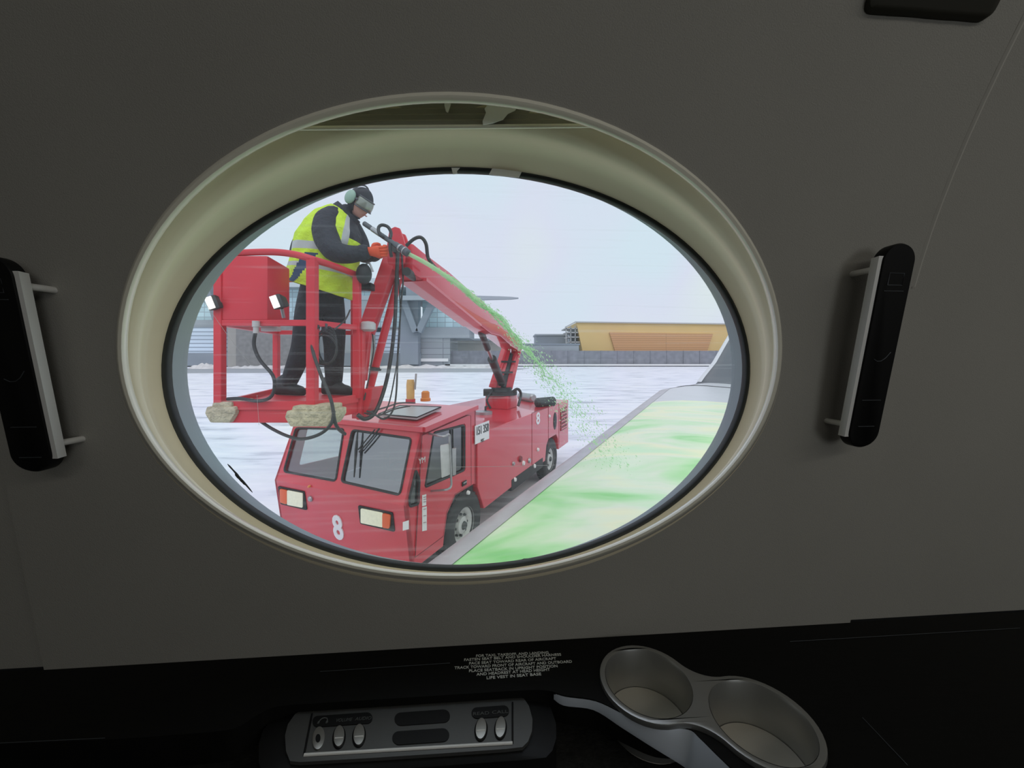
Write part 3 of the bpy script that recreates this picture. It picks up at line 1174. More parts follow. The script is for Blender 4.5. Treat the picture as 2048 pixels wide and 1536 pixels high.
px_part('plant_parapet', [(1070, 668, 1150, 671)], YF + 22.5, 13, M['bgrey'], o)
o = empty('annexe_building', P(1120, 705, 106))
tag(o, 'low dark annexe in front of the blue grey building, left of the yellow hall', 'building')
px_part('annexe_wall', [(1050, 689, 1158, 740)], 104.6, 3.4, M['bgrey'], o)
px_part('annexe_roof', [(1046, 687, 1160, 690)], 104.4, 3.8, M['bdark'], o)

# long dark wall along the far side of the apron
o = empty('apron_wall', P(1200, 731, 102))
tag(o, 'long dark grey blast wall running below the yellow hall', 'wall')
mb = MB()
px_box(mb, 894, 701.5, 1760, 733, 102, 1.2)
mb.build('wall_face', M['fence'], o, smooth=False)
for k in range(26):
    x = 905 + k * 33
    mb = MB()
    px_box(mb, x, 701.2, x + 1.6, 733, 101.85, .2)
    mb.build('wall_rib', M['fence'], o, smooth=False)
mb = MB()
px_box(mb, 890, 728.5, 1760, 731.5, 100.5, 1.3)
mb.build('snowy_kerb', M['white'], o, smooth=False)

# snow banks in front of the terminal
def bank(x0, x1, y, h, Y, label):
    mb = MB()
    rows = []
    n = 26
    random.seed(int(x0))
    for i in range(n + 1):
        x = x0 + (x1 - x0) * i / n
        e = max(0.0, math.sin(PI * i / n)) ** .4
        hh = h * e * random.uniform(.45, 1.0)
        c = P(x, y, Y)
        rows.append([Vector((c.x, Y - 1.6 * e, 0)), Vector((c.x, Y - .9 * e, hh * .6)), Vector((c.x + random.uniform(-.2, .2), Y, hh)), Vector((c.x, Y + .9 * e, hh * .7)), Vector((c.x, Y + 1.6 * e, 0))])
    mb.loft(rows, closed=False)
    o = mb.build('snow_bank', M['bank'])
    tag(o, label, 'snow bank', 'snow banks along the terminal')


bank(380, 448, 735, 1.4, 84, 'snow bank at the foot of the louvred wall, left of the basket')
bank(455, 610, 735, .9, 86, 'snow bank along the foot of the grey stone building')
bank(715, 1010, 735, .95, 88, 'long ragged snow bank in front of the terminal, right of the basket')

# ================================================================== AIRCRAFT WING
def wing_le(Y):
    """leading edge point for depth Y (relative to the eye)"""
    t = (Y - 2.49) / 3.01
    return Vector((-.53 + 1.716 * t, Y, -1.35 + .15 * t))


wg = empty('aircraft_wing', Vector((1.5, 4.5, EYE - 1.3)))
tag(wg, 'swept white aircraft wing coated with green de-icing fluid below the window', 'wing')


def wing_mat():
    m = bpy.data.materials.new('fluid_coated_wing')
    m.use_nodes = True
    nt = m.node_tree
    b = nt.nodes['Principled BSDF']
    b.inputs['Roughness'].default_value = .45
    b.inputs['Specular IOR Level'].default_value = .25
    tc, mp, n, cr = (nt.nodes.new(t) for t in ('ShaderNodeTexCoord', 'ShaderNodeMapping', 'ShaderNodeTexNoise', 'ShaderNodeValToRGB'))
    mp.inputs['Scale'].default_value = (.28, .75, .5)
    mp.inputs['Rotation'].default_value = (0, 0, R(-4))
    mp.inputs['Location'].default_value = (.35, .62, .2)
    n.inputs['Scale'].default_value = 1.5
    n.inputs['Detail'].default_value = 4
    n.inputs['Distortion'].default_value = .8
    nt.links.new(tc.outputs['Object'], mp.inputs[0])
    nt.links.new(mp.outputs[0], n.inputs['Vector'])
    nt.links.new(n.outputs[0], cr.inputs[0])
    cr.color_ramp.elements[0].position = .34
    cr.color_ramp.elements[0].color = (.26, .70, .22, 1)
    cr.color_ramp.elements[1].position = .70
    cr.color_ramp.elements[1].color = (.62, .86, .56, 1)
    e = cr.color_ramp.elements.new(.43)
    e.color = (.54, .83, .46, 1)
    e = cr.color_ramp.elements.new(.52)
    e.color = (.76, .86, .64, 1)
    e = cr.color_ramp.elements.new(.60)
    e.color = (.84, .87, .58, 1)
    nt.links.new(cr.outputs[0], b.inputs['Base Color'])
    return m


M['wingf'] = wing_mat()
M['wingle'] = mat('bare_leading_edge', (.50, .49, .51, 1), .38, metal=.35, var=.25, scale=6, stretch=(.6, .6, 4))
M['wingt'] = mat('wing_grey_paint', (.62, .64, .64, 1), .4, var=.05, scale=2)
M['winglet'] = mat('winglet_paint', (.13, .145, .155, 1), .35, var=.1, scale=2)
M['wingw'] = mat('winglet_white_edge', (.72, .74, .74, 1), .4)
AFT = UX


def section(le, chord, pts, tilt=0.0):
    out = []
    for c, h in pts:
        out.append(le + AFT * (chord * c) + Vector((0, 0, EYE + chord * h)))
    return out


TOPC = [(.0, 0), (.008, .009), (.025, .0165), (.06, .0255), (.12, .035), (.2, .042), (.35, .046), (.55, .038), (.75, .022), (1, 0)]
BOTC = [(1, -.002), (.7, -.018), (.4, -.035), (.15, -.035), (.05, -.024), (.01, -.010)]
spans = [.75, 1.5, 2.5, 4, 5.5, 7, 8.15, 9.4, 10.4]
les = [wing_le(y) for y in spans] + [Vector((4.72, 11.15, -.945)), Vector((5.15, 11.5, -.93)), Vector((5.6, 11.8, -.89))]
chords = [4.6 - (y - .75) * .265 for y in spans] + [1.75, 1.55, 1.35]
SPLIT = 6
secs = [section(l, c, TOPC + BOTC) for l, c in zip(les, chords)]
mb = MB()
mb.loft(secs[:SPLIT + 1], capa=True, capb=True)
mb.build('wing_panel', M['wingf'], wg, ang=50)
mb = MB()
mb.loft(secs[SPLIT:], capa=True, capb=True)
tipw = mb.build('bare_wing_tip', M['wingt'], wg, ang=50)
mb = MB()
mb.tube([p + Vector((0, 0, .006)) for p in section(les[9], chords[9], TOPC)[2:]], .012, 6)
mb.build('tip_joint', M['dsteel'], tipw)
# bare metal slat along the leading edge: a skin a few millimetres proud, constant width
mb = MB()
rows = []
for l, c in zip(les, chords):
    w = .30 / c
    pts = [(1.15 * w * k, None) for k in range(0, 0)]
    top = []
    for t in (1, .75, .5, .3, .15, .05):
        x = w * t
        for (xa, ha), (xb, hb) in zip(TOPC, TOPC[1:]):
            if xa <= x <= xb:
                h = ha + (hb - ha) * (x - xa) / (xb - xa)
        top.append((x - .0012 * (1 - t), h + .006 / c))
    bot = [(-.004 / c, 0), (.01, -.014), (.05, -.03)]
    rows.append(section(l, c, top + bot))
mb.loft(rows, closed=False)
mb.build('leading_edge_slat', M['wingle'], wg, ang=50)
# winglet: blended, swept, with a pale leading edge
wl = [(5.6, 11.8, -.89, 1.35, .10), (5.78, 11.98, -.80, 1.3, .09), (5.95, 12.05, -.62, 1.22, .08), (6.35, 12.16, -.2, 1.05, .065), (6.8, 12.3, .45, .85, .055), (7.25, 12.42, 1.1, .65, .045)]
mb = MB()
rows = []
for x, y, z, c, th in wl:
    le = Vector((x, y, z + EYE))
    rows.append([le + AFT * (c * a) + NX * (th * b) for a, b in ((0, 0), (.05, -.5), (.3, -.9), (.7, -.5), (1, 0), (.7, .5), (.3, .9), (.05, .5))])
mb.loft(rows, capa=True, capb=True)
wob = mb.build('winglet', M['winglet'], wg, ang=50)
mb = MB()
mb.loft([[Vector((x, y, z + EYE)) + AFT * (.07 * a - .012) + NX * (b * (.05 * th / .05 + .01)) for a, b in ((0, -.2), (1, -1), (1, 1), (0, .4))] for x, y, z, c, th in wl[1:]], capa=True, capb=True)
mb.build('winglet_edge', M['wingw'], wob, ang=40)

# ================================================================== DE-ICING TRUCK
E1 = Vector((.408, .913, 0)).normalized()
E2 = Vector((-E1.y, E1.x, 0))
TO = Vector((-1.008, 4.41, 0))
TM = Matrix(((E1.x, E2.x, 0, TO.x), (E1.y, E2.y, 0, TO.y), (0, 0, 1, 0), (0, 0, 0, 1)))
trk = empty('deicing_truck', TO, TM)
tag(trk, 'red aircraft de-icing truck numbered 8 with boom and operator basket on snowy apron', 'truck')
CW = 2.13                          # cab width
T = lambda x, y, z: TM @ Vector((x, y, z))


def tplane(px, py, p0, n):
    """pixel -> truck-local point on a plane given in truck coordinates"""
    d = TM.to_3x3().inverted() @ (P(px, py, 1.0) - Vector((0, 0, EYE)))
    o = TM.inverted() @ Vector((0, 0, EYE))
    p0, n = Vector(p0), Vector(n)
    return o + d * ((p0 - o).dot(n) / d.dot(n))


def side_px(px, py, y=0):
    return tplane(px, py, (0, y, 0), (0, 1, 0))


def tmb():
    return MB(TM)


ROOF_F, ROOF_R = 1.95, 2.05
BELT = (-.31, 1.17)
BOT = (-.20, .43)
# windscreen plane
wo = Vector((BELT[0], 0, BELT[1]))
ws_ax = Vector((0, 1, 0))
ws_ay = (Vector((-.01, 0, 1.93)) - wo)
WH = ws_ay.length
ws_ay.normalize()
ws_n = Vector((ws_ay.z, 0, -ws_ay.x))      # pointing into the cab


def ws2d(px, py):
    q = tplane(px, py, wo, ws_n) - wo
    return (q.dot(ws_ax), q.dot(ws_ay))


ws1 = rpoly([ws2d(592, 856), ws2d(688, 858), ws2d(672, 962), ws2d(568, 943)], .05)
ws2 = rpoly([ws2d(705, 860), ws2d(823, 877), ws2d(800, 990), ws2d(683, 963)], .05)
sw = rpoly([(side_px(x, y).x, side_px(x, y).z) for x, y in ((866, 866), (928, 850), (928, 940), (849, 974))], .05)
qw = rpoly([(side_px(x, y).x, side_px(x, y).z) for x, y in ((831, 940), (838, 960), (836, 1008), (819, 1013), (818, 995))], .03)
outline = [(-.01, 1.93), (0, 1.95), (1.2, 2.05), (1.2, .97), (.66, .97), (.47, .80), (.40, .53), (.38, .43), (BOT[0], BOT[1]), BELT]
mb = tmb()
mb.plate((wo, ws_ax, ws_ay, ws_n), [(0, 0), (CW, 0), (CW, WH), (0, WH)], [ws1, ws2], .04)
SF = (Vector((0, 0, 0)), Vector((1, 0, 0)), Vector((0, 0, 1)), Vector((0, 1, 0)))
mb.plate(SF, outline, [sw, qw], .035)
mb.plate((Vector((0, CW - .035, 0)),) + SF[1:], outline, [sw], .035)
# nose, roof, rear wall, floor
mb.hexa([(BOT[0], 0, BOT[1]), (BOT[0] + .04, 0, BOT[1]), (BOT[0] + .04, CW, BOT[1]), (BOT[0], CW, BOT[1]), (BELT[0], 0, BELT[1]), (BELT[0] + .04, 0, BELT[1]), (BELT[0] + .04, CW, BELT[1]), (BELT[0], CW, BELT[1])])
mb.hexa([(-.01, 0, 1.91), (1.2, 0, 2.02), (1.2, CW, 2.02), (-.01, CW, 1.91), (-.01, 0, 1.95), (1.2, 0, 2.055), (1.2, CW, 2.055), (-.01, CW, 1.95)])
mb.box((1.18, CW / 2, 1.5), (.04, CW, 1.08))
mb.box((.1, CW / 2, .62), (.6, CW - .06, .06))
cabm = mb.build('cab', M['red'], trk, ang=30)
# roof rim (drip rail)
mb = tmb()
rr = [(-.03, -.02, 1.945), (1.2, -.02, 2.05), (1.2, CW + .02, 2.05), (-.03, CW + .02, 1.945)]
for i in (0, 2, 3):
    mb.bar(rr[i], rr[(i + 1) % 4], .05, .055)
mb.build('roof_rail', M['red'], trk, smooth=False)
# glazing with rubber gaskets
for nm, lp, gm in (('windscreen', ws1, 'wsglass'), ('windscreen', ws2, 'ws2glass')):
    mb = tmb()
    mb.plate((wo + ws_n * .015, ws_ax, ws_ay, ws_n), lp, [], .006)
    g = mb.build(nm, M[gm], trk, smooth=False)
    mb = tmb()
    mb.tube([wo + ws_ax * u + ws_ay * v - ws_n * .004 for u, v in lp], .013, 8, closed=True)
    mb.build('rubber_gasket', M['rub'], g)
for nm, lp, y in (('door_window', sw, .0), ('quarter_window', qw, 0)):
    mb = tmb()
    mb.plate((Vector((0, y + .012, 0)),) + SF[1:], lp, [], .006)
    g = mb.build(nm, M['sideglass'], trk, smooth=False)
    mb = tmb()
    mb.tube([Vector((u, -.006, v)) for u, v in lp], .014, 8, closed=True)
    mb.build('rubber_gasket', M['rub'], g)
mb = tmb()
mb.plate((Vector((0, CW - .02, 0)),) + SF[1:], sw, [], .006)
mb.build('far_window', M['wsglass'], trk, smooth=False)
# vertical divider in the door window
mb = tmb()
a, b = side_px(904, 858), side_px(906, 952)
mb.bar(a + Vector((0, -.006, 0)), b + Vector((0, -.006, 0)), .022, .012)
mb.build('window_divider', M['rub'], trk, smooth=False)
# door skin, joint, handle
door = [(-.05, 1.88), (.95, 1.965), (1.04, 1.95), (1.05, .99), (.63, .99), (.44, .83), (.37, .56), (-.17, .56), (-.12, 1.1)]
mb = tmb()
mb.plate((Vector((0, -.012, 0)),) + SF[1:], door, [[(u + (u - .45) * .06, v + (v - 1.5) * .06) for u, v in sw]], .012)
dr = mb.build('cab_door', M['red'], trk, ang=30)
mb = tmb()
mb.tube([Vector((u, -.010, v)) for u, v in door], .006, 6, closed=True)
mb.build('door_seal', M['dred'], dr)
a = side_px(926, 966)
mb = tmb()
mb.box((a.x, -.022, a.z), (.11, .012, .06))
mb.build('door_handle', M['blk'], dr, bevel=.004)
mb = tmb()
mb.box((a.x, -.031, a.z + .012), (.08, .01, .018))
mb.build('handle_pull', M['steel'], dr)
# nose features
no = Vector((BELT[0], 0, BELT[1]))
n_ay = (no - Vector((BOT[0], 0, BOT[1]))).normalized()
n_n = Vector((-n_ay.z, 0, n_ay.x))         # outward


def nose(px, py, off=0.0):
    return tplane(px, py, no, n_n) + n_n * off


def nose2(px, py):
    q = nose(px, py) - no
    return (q.y, q.dot(n_ay))


NF = lambda off: (no + n_n * off, Vector((0, 1, 0)), n_ay, n_n)
for hx, ind, side in ((((577, 979), (608, 985), (608, 1014), (577, 1008)), ((563, 976), (577, 979), (577, 1007), (564, 1003)), 0),
                      (((724, 1015), (768, 1024), (768, 1053), (724, 1044)), ((768, 1024), (784, 1028), (782, 1055), (768, 1053)), 1)):
    q = [nose2(*p) for p in hx]
    qi = [nose2(*p) for p in ind]
    allp = q + qi
    u0, u1 = min(p[0] for p in allp), max(p[0] for p in allp)
    v0, v1 = min(p[1] for p in allp), max(p[1] for p in allp)
    mb = tmb()
    mb.plate(NF(0.0), rpoly([(u0 - .02, v0 - .02), (u1 + .02, v0 - .02), (u1 + .02, v1 + .02), (u0 - .02, v1 + .02)], .02), [], .012)
    hb = mb.build('headlight', M['blk'], trk, ang=30)
    mb = tmb()
    mb.plate(NF(.012), rpoly(q, .02), [], .012)
    mb.build('headlight_lens', M['head'], hb, ang=30, bevel=.003)
    mb = tmb()
    mb.plate(NF(.012), rpoly(qi, .025), [], .018)
    mb.build('indicator_lens', M['orange'], hb, ang=30, bevel=.004)
for px, r in (((622, 997), .035), ((620, 972), .016)):
    c = nose(*px)
    mb = tmb()
    mb.tube([c, c + n_n * .015, c + n_n * .028, c + n_n * .03], [r, r, r * .7, 0.001], 16)
    mb.build('nose_fitting', M['steel'] if r > .02 else M['amber'], trk)
A_ = nose(677, 1057, .004)
text_mesh('fleet_number', '8', T(*A_), TM.to_3x3() @ Vector((0, -1, 0)), TM.to_3x3() @ n_ay, .42, M['white'], trk, width=.165, bold=.03)
# stickers on the corner
mb = tmb()
mb.plate(NF(.002), [nose2(*p) for p in ((806, 1044), (818, 1040), (818, 1058), (806, 1061))], [], .002)
mb.build('white_sticker', M['white'], trk, smooth=False)
for pts in (((842, 990), (850, 988), (850, 1010), (842, 1012)), ((842, 1014), (851, 1012), (851, 1060), (842, 1062))):
    mb = tmb()
    mb.plate((Vector((0, -.018, 0)),) + SF[1:], [(side_px(*p).x, side_px(*p).z) for p in pts], [], .003)
    st = mb.build('white_sticker', M['white'], trk, smooth=False)
    for k in range(3):
        y0 = pts[0][1] + 4 + k * (pts[2][1] - pts[0][1] - 6) / 3
        mb = tmb()
        a, b = side_px(844, y0), side_px(849, y0 - 1)
        mb.bar((a.x, -.0195, a.z), (b.x, -.0195, b.z), .014, .002)
        mb.build('printed_mark', M['dred'], st, smooth=False)
a = side_px(842, 921)
text_mesh('chalk_mark', 'YM', T(a.x, -.016, a.z), E1, (0, 0, 1), .09, M['white'], trk)
# wiper
mb = tmb()
wp = lambda x, y: wo + ws_ax * ws2d(x, y)[0] + ws_ay * ws2d(x, y)[1] - ws_n * .03
mb.tube([wp(762, 858), wp(740, 885), wp(722, 905)], .010, 6)
mb.tube([wp(753, 860), wp(735, 882), wp(720, 900)], .008, 6)
wpo = mb.build('wiper_arm', M['rub'], trk)
mb = tmb()
mb.tube([wp(719, 862), wp(716, 900), wp(712, 955)], [.008, .020, .008], 6)
mb.build('wiper_blade', M['rub'], wpo)
# mirror frame and glasses
mp_ = lambda x, y: side_px(x, y, -.28)
mb = tmb()
a0, a1, b0, b1 = side_px(858, 867, -.01), mp_(898, 869), mp_(902, 972), side_px(862, 982, -.01)
mb.tube(spline([a0, a1 + Vector((-.12, 0, .0)), a1, a1 + Vector((.015, 0, -.1)), b0 + Vector((.0, 0, .12)), b0, b0 + Vector((-.1, 0, -.01)), b1], 5), .013, 8)
mr = mb.build('mirror_frame', M['steel'], trk)
for q, mm in ((((880, 892), (900, 888), (900, 950), (883, 957)), 'rim'), (((904, 898), (912, 896), (912, 950), (905, 952)), 'steel')):
    c = [mp_(*p) for p in q]
    v = [p + Vector((0, 0, 0)) for p in c] + [p + Vector((.05, .03, 0)) for p in c]
    mb = tmb()
    mb.hexa(v)
    mb.build('mirror_housing', M[mm], mr, smooth=True, bevel=.012)
# interior
mb = tmb()
mb.hexa([(-.12, .05, .65), (.12, .05, .65), (.12, CW - .05, .65), (-.12, CW - .05, .65), (-.24, .05, 1.10), (.05, .05, 1.18), (.05, CW - .05, 1.18), (-.24, CW - .05, 1.10)])
mb.build('dashboard', M['dash'], trk, bevel=.03)
for y in (.5, 1.6):
    mb = tmb()
    mb.box((.62, y, 1.0), (.45, .5, .14))
    mb.box((.90, y, 1.32), (.14, .48, .62))
    mb.build('cab_seat', M['seat'], trk, bevel=.05)
mb = tmb()
mb.tube([Vector((.16 + .06 * math.sin(a), .5 + .2 * math.cos(a), 1.30 + .16 * math.sin(a))) for a in [2 * PI * k / 20 for k in range(20)]], .017, 8, closed=True)
mb.tube([Vector((.02, .5, 1.15)), Vector((.16, .5, 1.30))], .022, 8)
mb.build('steering_wheel', M['rub'], trk)
mb = tmb()
mb.hexa([(-.2, .28, 1.14), (.08, .28, 1.18), (.08, .85, 1.18), (-.2, .85, 1.14), (-.16, .34, 1.22), (.06, .34, 1.28), (.06, .78, 1.28), (-.16, .78, 1.22)])
mb.build('instrument_cover', M['redseat'], trk, bevel=.03)
# roof hatch, with rim
hq = [tplane(x, y, (0, 0, 1.985), (-.083, 0, 1)) for x, y in ((757, 831), (834, 838), (882, 817), (800, 814))]
mb = tmb()
mb.hexa([p + Vector((0, 0, -.01)) for p in hq] + [p + Vector((0, 0, .02)) for p in hq])
ht = mb.build('roof_hatch', M['hatch'], trk, smooth=False)
mb = tmb()
mb.tube([p + Vector((0, 0, .02)) for p in hq], .009, 6, closed=True)
mb.build('hatch_seal', M['rub'], ht)
# amber lamp and whip holder on the roof
rp_ = lambda x, y: tplane(x, y, (0, 0, 2.02), (-.083, 0, 1))
a = rp_(821, 806)
mb = tmb()
mb.tube([a, a + Vector((0, 0, .06))], .07, 14)
be = mb.build('tall_beacon', M['red'], trk)
mb = tmb()
mb.tube([a + Vector((0, 0, .06)), a + Vector((0, 0, .26)), a + Vector((0, 0, .34))], [.055, .06, .05], 14)
mb.build('beacon_lens', M['tan'], be)
mb = tmb()
mb.tube([a + Vector((0, -.08, .2)), a + Vector((.0, -.10, .43))], .014, 8)
mb.build('whip_stub', M['steel'], be)
a = rp_(851, 802)
mb = tmb()
mb.tube([a, a + Vector((0, 0, .04)), a + Vector((0, 0, .05)), a + Vector((0, 0, .13)), a + Vector((0, 0, .15))], [.075, .075, .06, .06, .04], 14)
mb.build('amber_beacon', M['amber'], trk)

# body: prism of its side outline with the rear wheel arch
BW, BX0, BX1, DECK = 2.2, 1.22, 5.95, 1.66
so = [(BX0, DECK), (BX1, DECK), (BX1, .58), (5.12, .58), (5.06, .85), (4.93, .97), (4.38, .97), (4.24, .85), (4.16, .55), (1.42, .52), (BX0, .90)]
mb = tmb()
mb.plate((Vector((0, -.02, 0)),) + SF[1:], so, [], BW)
mb.build('tank_body', M['red'], trk, smooth=False, bevel=.012)
# joints on the body side, vents, filler
for (x0, y0), (x1, y1) in (((1064, 826), (1064, 945)), ((1097, 812), (1097, 893)), ((1118, 806), (1118, 890)), ((1064, 826), (1118, 806))):
    mb = tmb()
    a, b = side_px(x0, y0, -.022), side_px(x1, y1, -.022)
    mb.bar(a, b, .012, .006)
    mb.build('panel_joint', M['dred'], trk, smooth=False)
a = side_px(1110, 842, -.022)
mb = tmb()
mb.tube([a, a + Vector((0, -.012, 0))], .0, 4) if False else mb.ell(a, (.13, .012, .2), nu=20, nv=8)
mb.build('oval_port', M['blk'], trk)
mb = tmb()
g0, g1 = side_px(1121, 818, -.022), side_px(1133, 855, -.022)
mb.box(((g0.x + g1.x) / 2, -.026, (g0.z + g1.z) / 2), (g1.x - g0.x, .012, g0.z - g1.z))
gr = mb.build('engine_grille', M['dred'], trk, smooth=False)
for k in range(6):
    mb = tmb()
    z = g1.z + (g0.z - g1.z) * (k + .5) / 6
    mb.box(((g0.x + g1.x) / 2, -.036, z), (g1.x - g0.x - .04, .014, .03))
    mb.build('grille_slat', M['red'], gr, smooth=False)
a = side_px(1076, 838, -.024)
text_mesh('fleet_number', '8', T(*a), E1, (0, 0, 1), .33, M['white'], trk, width=.21, bold=.02)
sp = [side_px(x, y, -.024) for x, y in ((950, 852), (978, 841), (978, 877), (950, 889))]
mb = tmb()
mb.plate((Vector((0, -.027, 0)),) + SF[1:], [(p.x, p.z) for p in sp], [], .006)
sg = mb.build('number_sign', M['white'], trk, smooth=False)
c = sum((Vector(p) for p in sp), Vector()) / 4
text_mesh('sign_text', '151 358', T(c.x, -.031, c.z + .04), E1, (0, 0, 1), .17, M['black'], sg, width=.36)
text_mesh('sign_text', 'MDC', T(c.x, -.031, c.z - .12), E1, (0, 0, 1), .07, M['black'], sg, width=.1)
# small side fittings
for x, y, r, mm in ((1026, 927, .035, 'steel'), (1046, 926, .045, 'white'), (1058, 921, .05, 'steel'), (1068, 932, .045, 'white'), (1075, 899, .04, 'white'), (1029, 959, .04, 'white'), (935, 985, .03, 'white'), (1098, 832, .035, 'white'), (1040, 918, .06, 'dred')):
    a = side_px(x, y, -.022)
    mb = tmb()
    mb.tube([a, a + Vector((0, -.03, 0))], [r, r * .8], 12)
    mb.build('side_fitting', M[mm], trk)
# filler cap, deck items
a = tplane(968, 828, (0, 0, DECK), (0, 0, 1))
mb = tmb()
mb.tube([a, a + Vector((0, 0, .05)), a + Vector((0, 0, .06))], [.16, .16, .1], 18)
fc = mb.build('filler_cap', M['steel'], trk)
mb = tmb()
mb.tube([a + Vector((.06, 0, .06)), a + Vector((.06, .0, .13)), a + Vector((.12, 0, .13))], .02, 8)
mb.build('cap_lever', M['dsteel'], fc)
dk = lambda x, y, h=0.0: tplane(x, y, (0, 0, DECK + h), (0, 0, 1))
mb = tmb()
a, b = dk(1040, 792, .1), dk(1070, 797, .1)
b = a + (b - a).normalized() * .62
mb.tube([a, a + (b - a) * .05, b - (b - a) * .05, b], [.07, .10, .10, .07], 16)
mb.build('air_cylinder', M['steel'], trk)
a, b = dk(1072, 806, .09), dk(1103, 803, .09)
b = a + (b - a).normalized() * .55
mb = tmb()
mb.tube([a, a + (b - a) * .08, b - (b - a) * .08, b], [.06, .11, .11, .06], 16)
mb.build('black_silencer', M['dsteel'], trk)
a = dk(945, 800)
# chassis rails under the body
mb = tmb()
mb.box((2.9, CW / 2, .5), (5.6, .95, .16))
mb.box((.85, CW / 2, .46), (.12, CW - .5, .1))
mb.box((4.65, CW / 2, .46), (.16, CW - .5, .12))
mb.box((.93, CW / 2, .83), (.55, CW - .1, .25))
mb.build('chassis', M['chass'], trk, smooth=False)
mb = tmb()
mb.box((3.2, .12, .56), (1.6, .3, .2))
mb.build('side_tank', M['chass'], trk, bevel=.02)
mb = tmb()
mb.hexa([(-.16, .03, .28), (-.06, .03, .28), (-.06, CW - .03, .28), (-.16, CW - .03, .28), (-.18, .03, .425), (-.06, .03, .425), (-.06, CW - .03, .425), (-.18, CW - .03, .425)])
bp = mb.build('front_bumper', M['rub'], trk, bevel=.02)
mb = tmb()
mb.tube(spline([Vector((-.18, -.02, .42)), Vector((-.24, -.04, .34)), Vector((-.18, -.05, .24))], 5), .025, 8)
mb.build('bumper_hoop', M['white'], bp)


def wheel(x, y, out):
    mb = tmb()
    prof = [(.24, .09), (.29, .115), (.40, .12), (.445, .10), (.46, .06), (.46, -.06), (.445, -.10), (.40, -.12), (.29, -.115), (.24, -.09)]
    n = 40
    mb.loft([[Vector((x + r * math.cos(2 * PI * k / n), y + w, .46 + r * math.sin(2 * PI * k / n))) for k in range(n)] for r, w in prof + prof[:1]])
    for k in range(28):
        a = 2 * PI * k / 28
        for s in (-1, 1):
            c = Vector((x + .462 * math.cos(a + s * .04), y + s * .05, .46 + .462 * math.sin(a + s * .04)))
            mb.box(c, (.05, .07, .018), Matrix.Rotation(-a + PI / 2 + s * .0, 3, 'Y'))
    w = mb.build('wheel', M['tyre'], trk, ang=50)
    mb = tmb()
    prof = [(.25, -.10), (.245, -.075), (.20, -.06), (.17, -.02), (.12, -.02), (.11, -.07), (.075, -.085), (.02, -.085)]
    mb.loft([[Vector((x + r * math.cos(2 * PI * k / n), y - w_ * out * -1, .46 + r * math.sin(2 * PI * k / n))) for k in range(n)] for r, w_ in prof], capb=True)
    mb.build('wheel_rim', M['rim'], w)
    for k in range(8):
        a = 2 * PI * k / 8
        c = Vector((x + .145 * math.cos(a), y + out * -.02, .46 + .145 * math.sin(a)))
        mb = tmb()
        mb.cyl(c, c + Vector((0, out * -.035, 0)), .018, seg=6)
        mb.build('wheel_nut', M['dsteel'], w)
    mb = tmb()
    mb.cyl(Vector((x, y - out * .08, .46)), Vector((x, y - out * .115, .46)), .06, .045, 16)
    mb.build('hub_cap', M['dsteel'], w)
    return w


for x in (.93, 4.65):
    wheel(x, .12, 1)
    wheel(x, CW - .12, -1)

# turret, tower, boom
def beam(mb, a, b, w0, h0, w1=None, h1=None, up=(0, 0, 1)):
    a, b = Vector(a), Vector(b)
    w1, h1 = w1 or w0, h1 or h0
    d = (b - a).normalized()
    x = d.cross(Vector(up)).normalized()
    y = x.cross(d)
    q = lambda p, w, h: [p - x * w / 2 - y * h / 2, p + x * w / 2 - y * h / 2, p + x * w / 2 + y * h / 2, p - x * w / 2 + y * h / 2]
    return mb.hexa(q(a, w0, h0) + q(b, w1, h1))


YT = 8.5
tb0 = TM @ dk(1003, 815)
mb = MB()
zd = DECK
mb.box((tb0.x, tb0.y, DECK + .14), (.52, .52, .28), Matrix.Rotation(math.atan2(E1.y, E1.x), 3, 'Z'))
mb.build('turret_base', M['red'], trk, bevel=.02)
mb = MB()
mb.tube([(tb0.x, tb0.y, DECK + .28), (tb0.x, tb0.y, DECK + .36), (tb0.x, tb0.y, DECK + .36), (tb0.x, tb0.y, DECK + .44)], [.34, .34, .22, .22], 24)
mb.box((tb0.x - .28, tb0.y - .1, DECK + .34), (.2, .2, .14))
mb.tube(spline([(tb0.x + .2, tb0.y - .2, DECK + .32), (tb0.x + .34, tb0.y - .2, DECK + .42), (tb0.x + .42, tb0.y - .1, DECK + .3), (tb0.x + .36, tb0.y - .2, DECK + .06)], 5), .03, 8)
mb.tube(spline([(tb0.x - .2, tb0.y - .25, DECK + .36), (tb0.x - .3, tb0.y - .3, DECK + .2), (tb0.x - .22, tb0.y - .3, DECK + .02)], 5), .025, 8)
mb.build('slewing_ring', M['dsteel'], trk)
el = P(1026, 690, YT + .15)
for s in (-1, 1):
    mb = MB()
    a = Vector((tb0.x + s * .13 - .02, tb0.y + s * .05, DECK + .42))
    b = el + Vector((s * .12, s * .05, .02))
    beam(mb, a, b, .05, .26, .05, .2, up=(1, 0, 0))
    beam(mb, a + Vector((s * .0, 0, 0)), b, .07, .12, .07, .10, up=(0, 1, 0))
    mb.build('tower_plate', M['red'], trk, bevel=.01)
mb = MB()
mb.cyl(Vector((tb0.x, tb0.y, DECK + .44)), el + Vector((-.06, 0, -.2)), .1, .07, 14)
for t in (.35, .6):
    p = Vector((tb0.x, tb0.y, DECK + .44)).lerp(el, t)
    mb.bar(p + Vector((-.16, -.1, 0)), p + Vector((.16, -.1, 0)), .04)
mb.build('tower_core', M['dsteel'], trk)
mb = MB()
mb.cyl(el + Vector((-.2, 0, 0)), el + Vector((.2, 0, 0)), .07, seg=16)
mb.build('elbow_pin', M['dsteel'], trk)
YJ = 3.62
bt = P(808, 524, YJ)
bk = P(962, 638, 6.05)
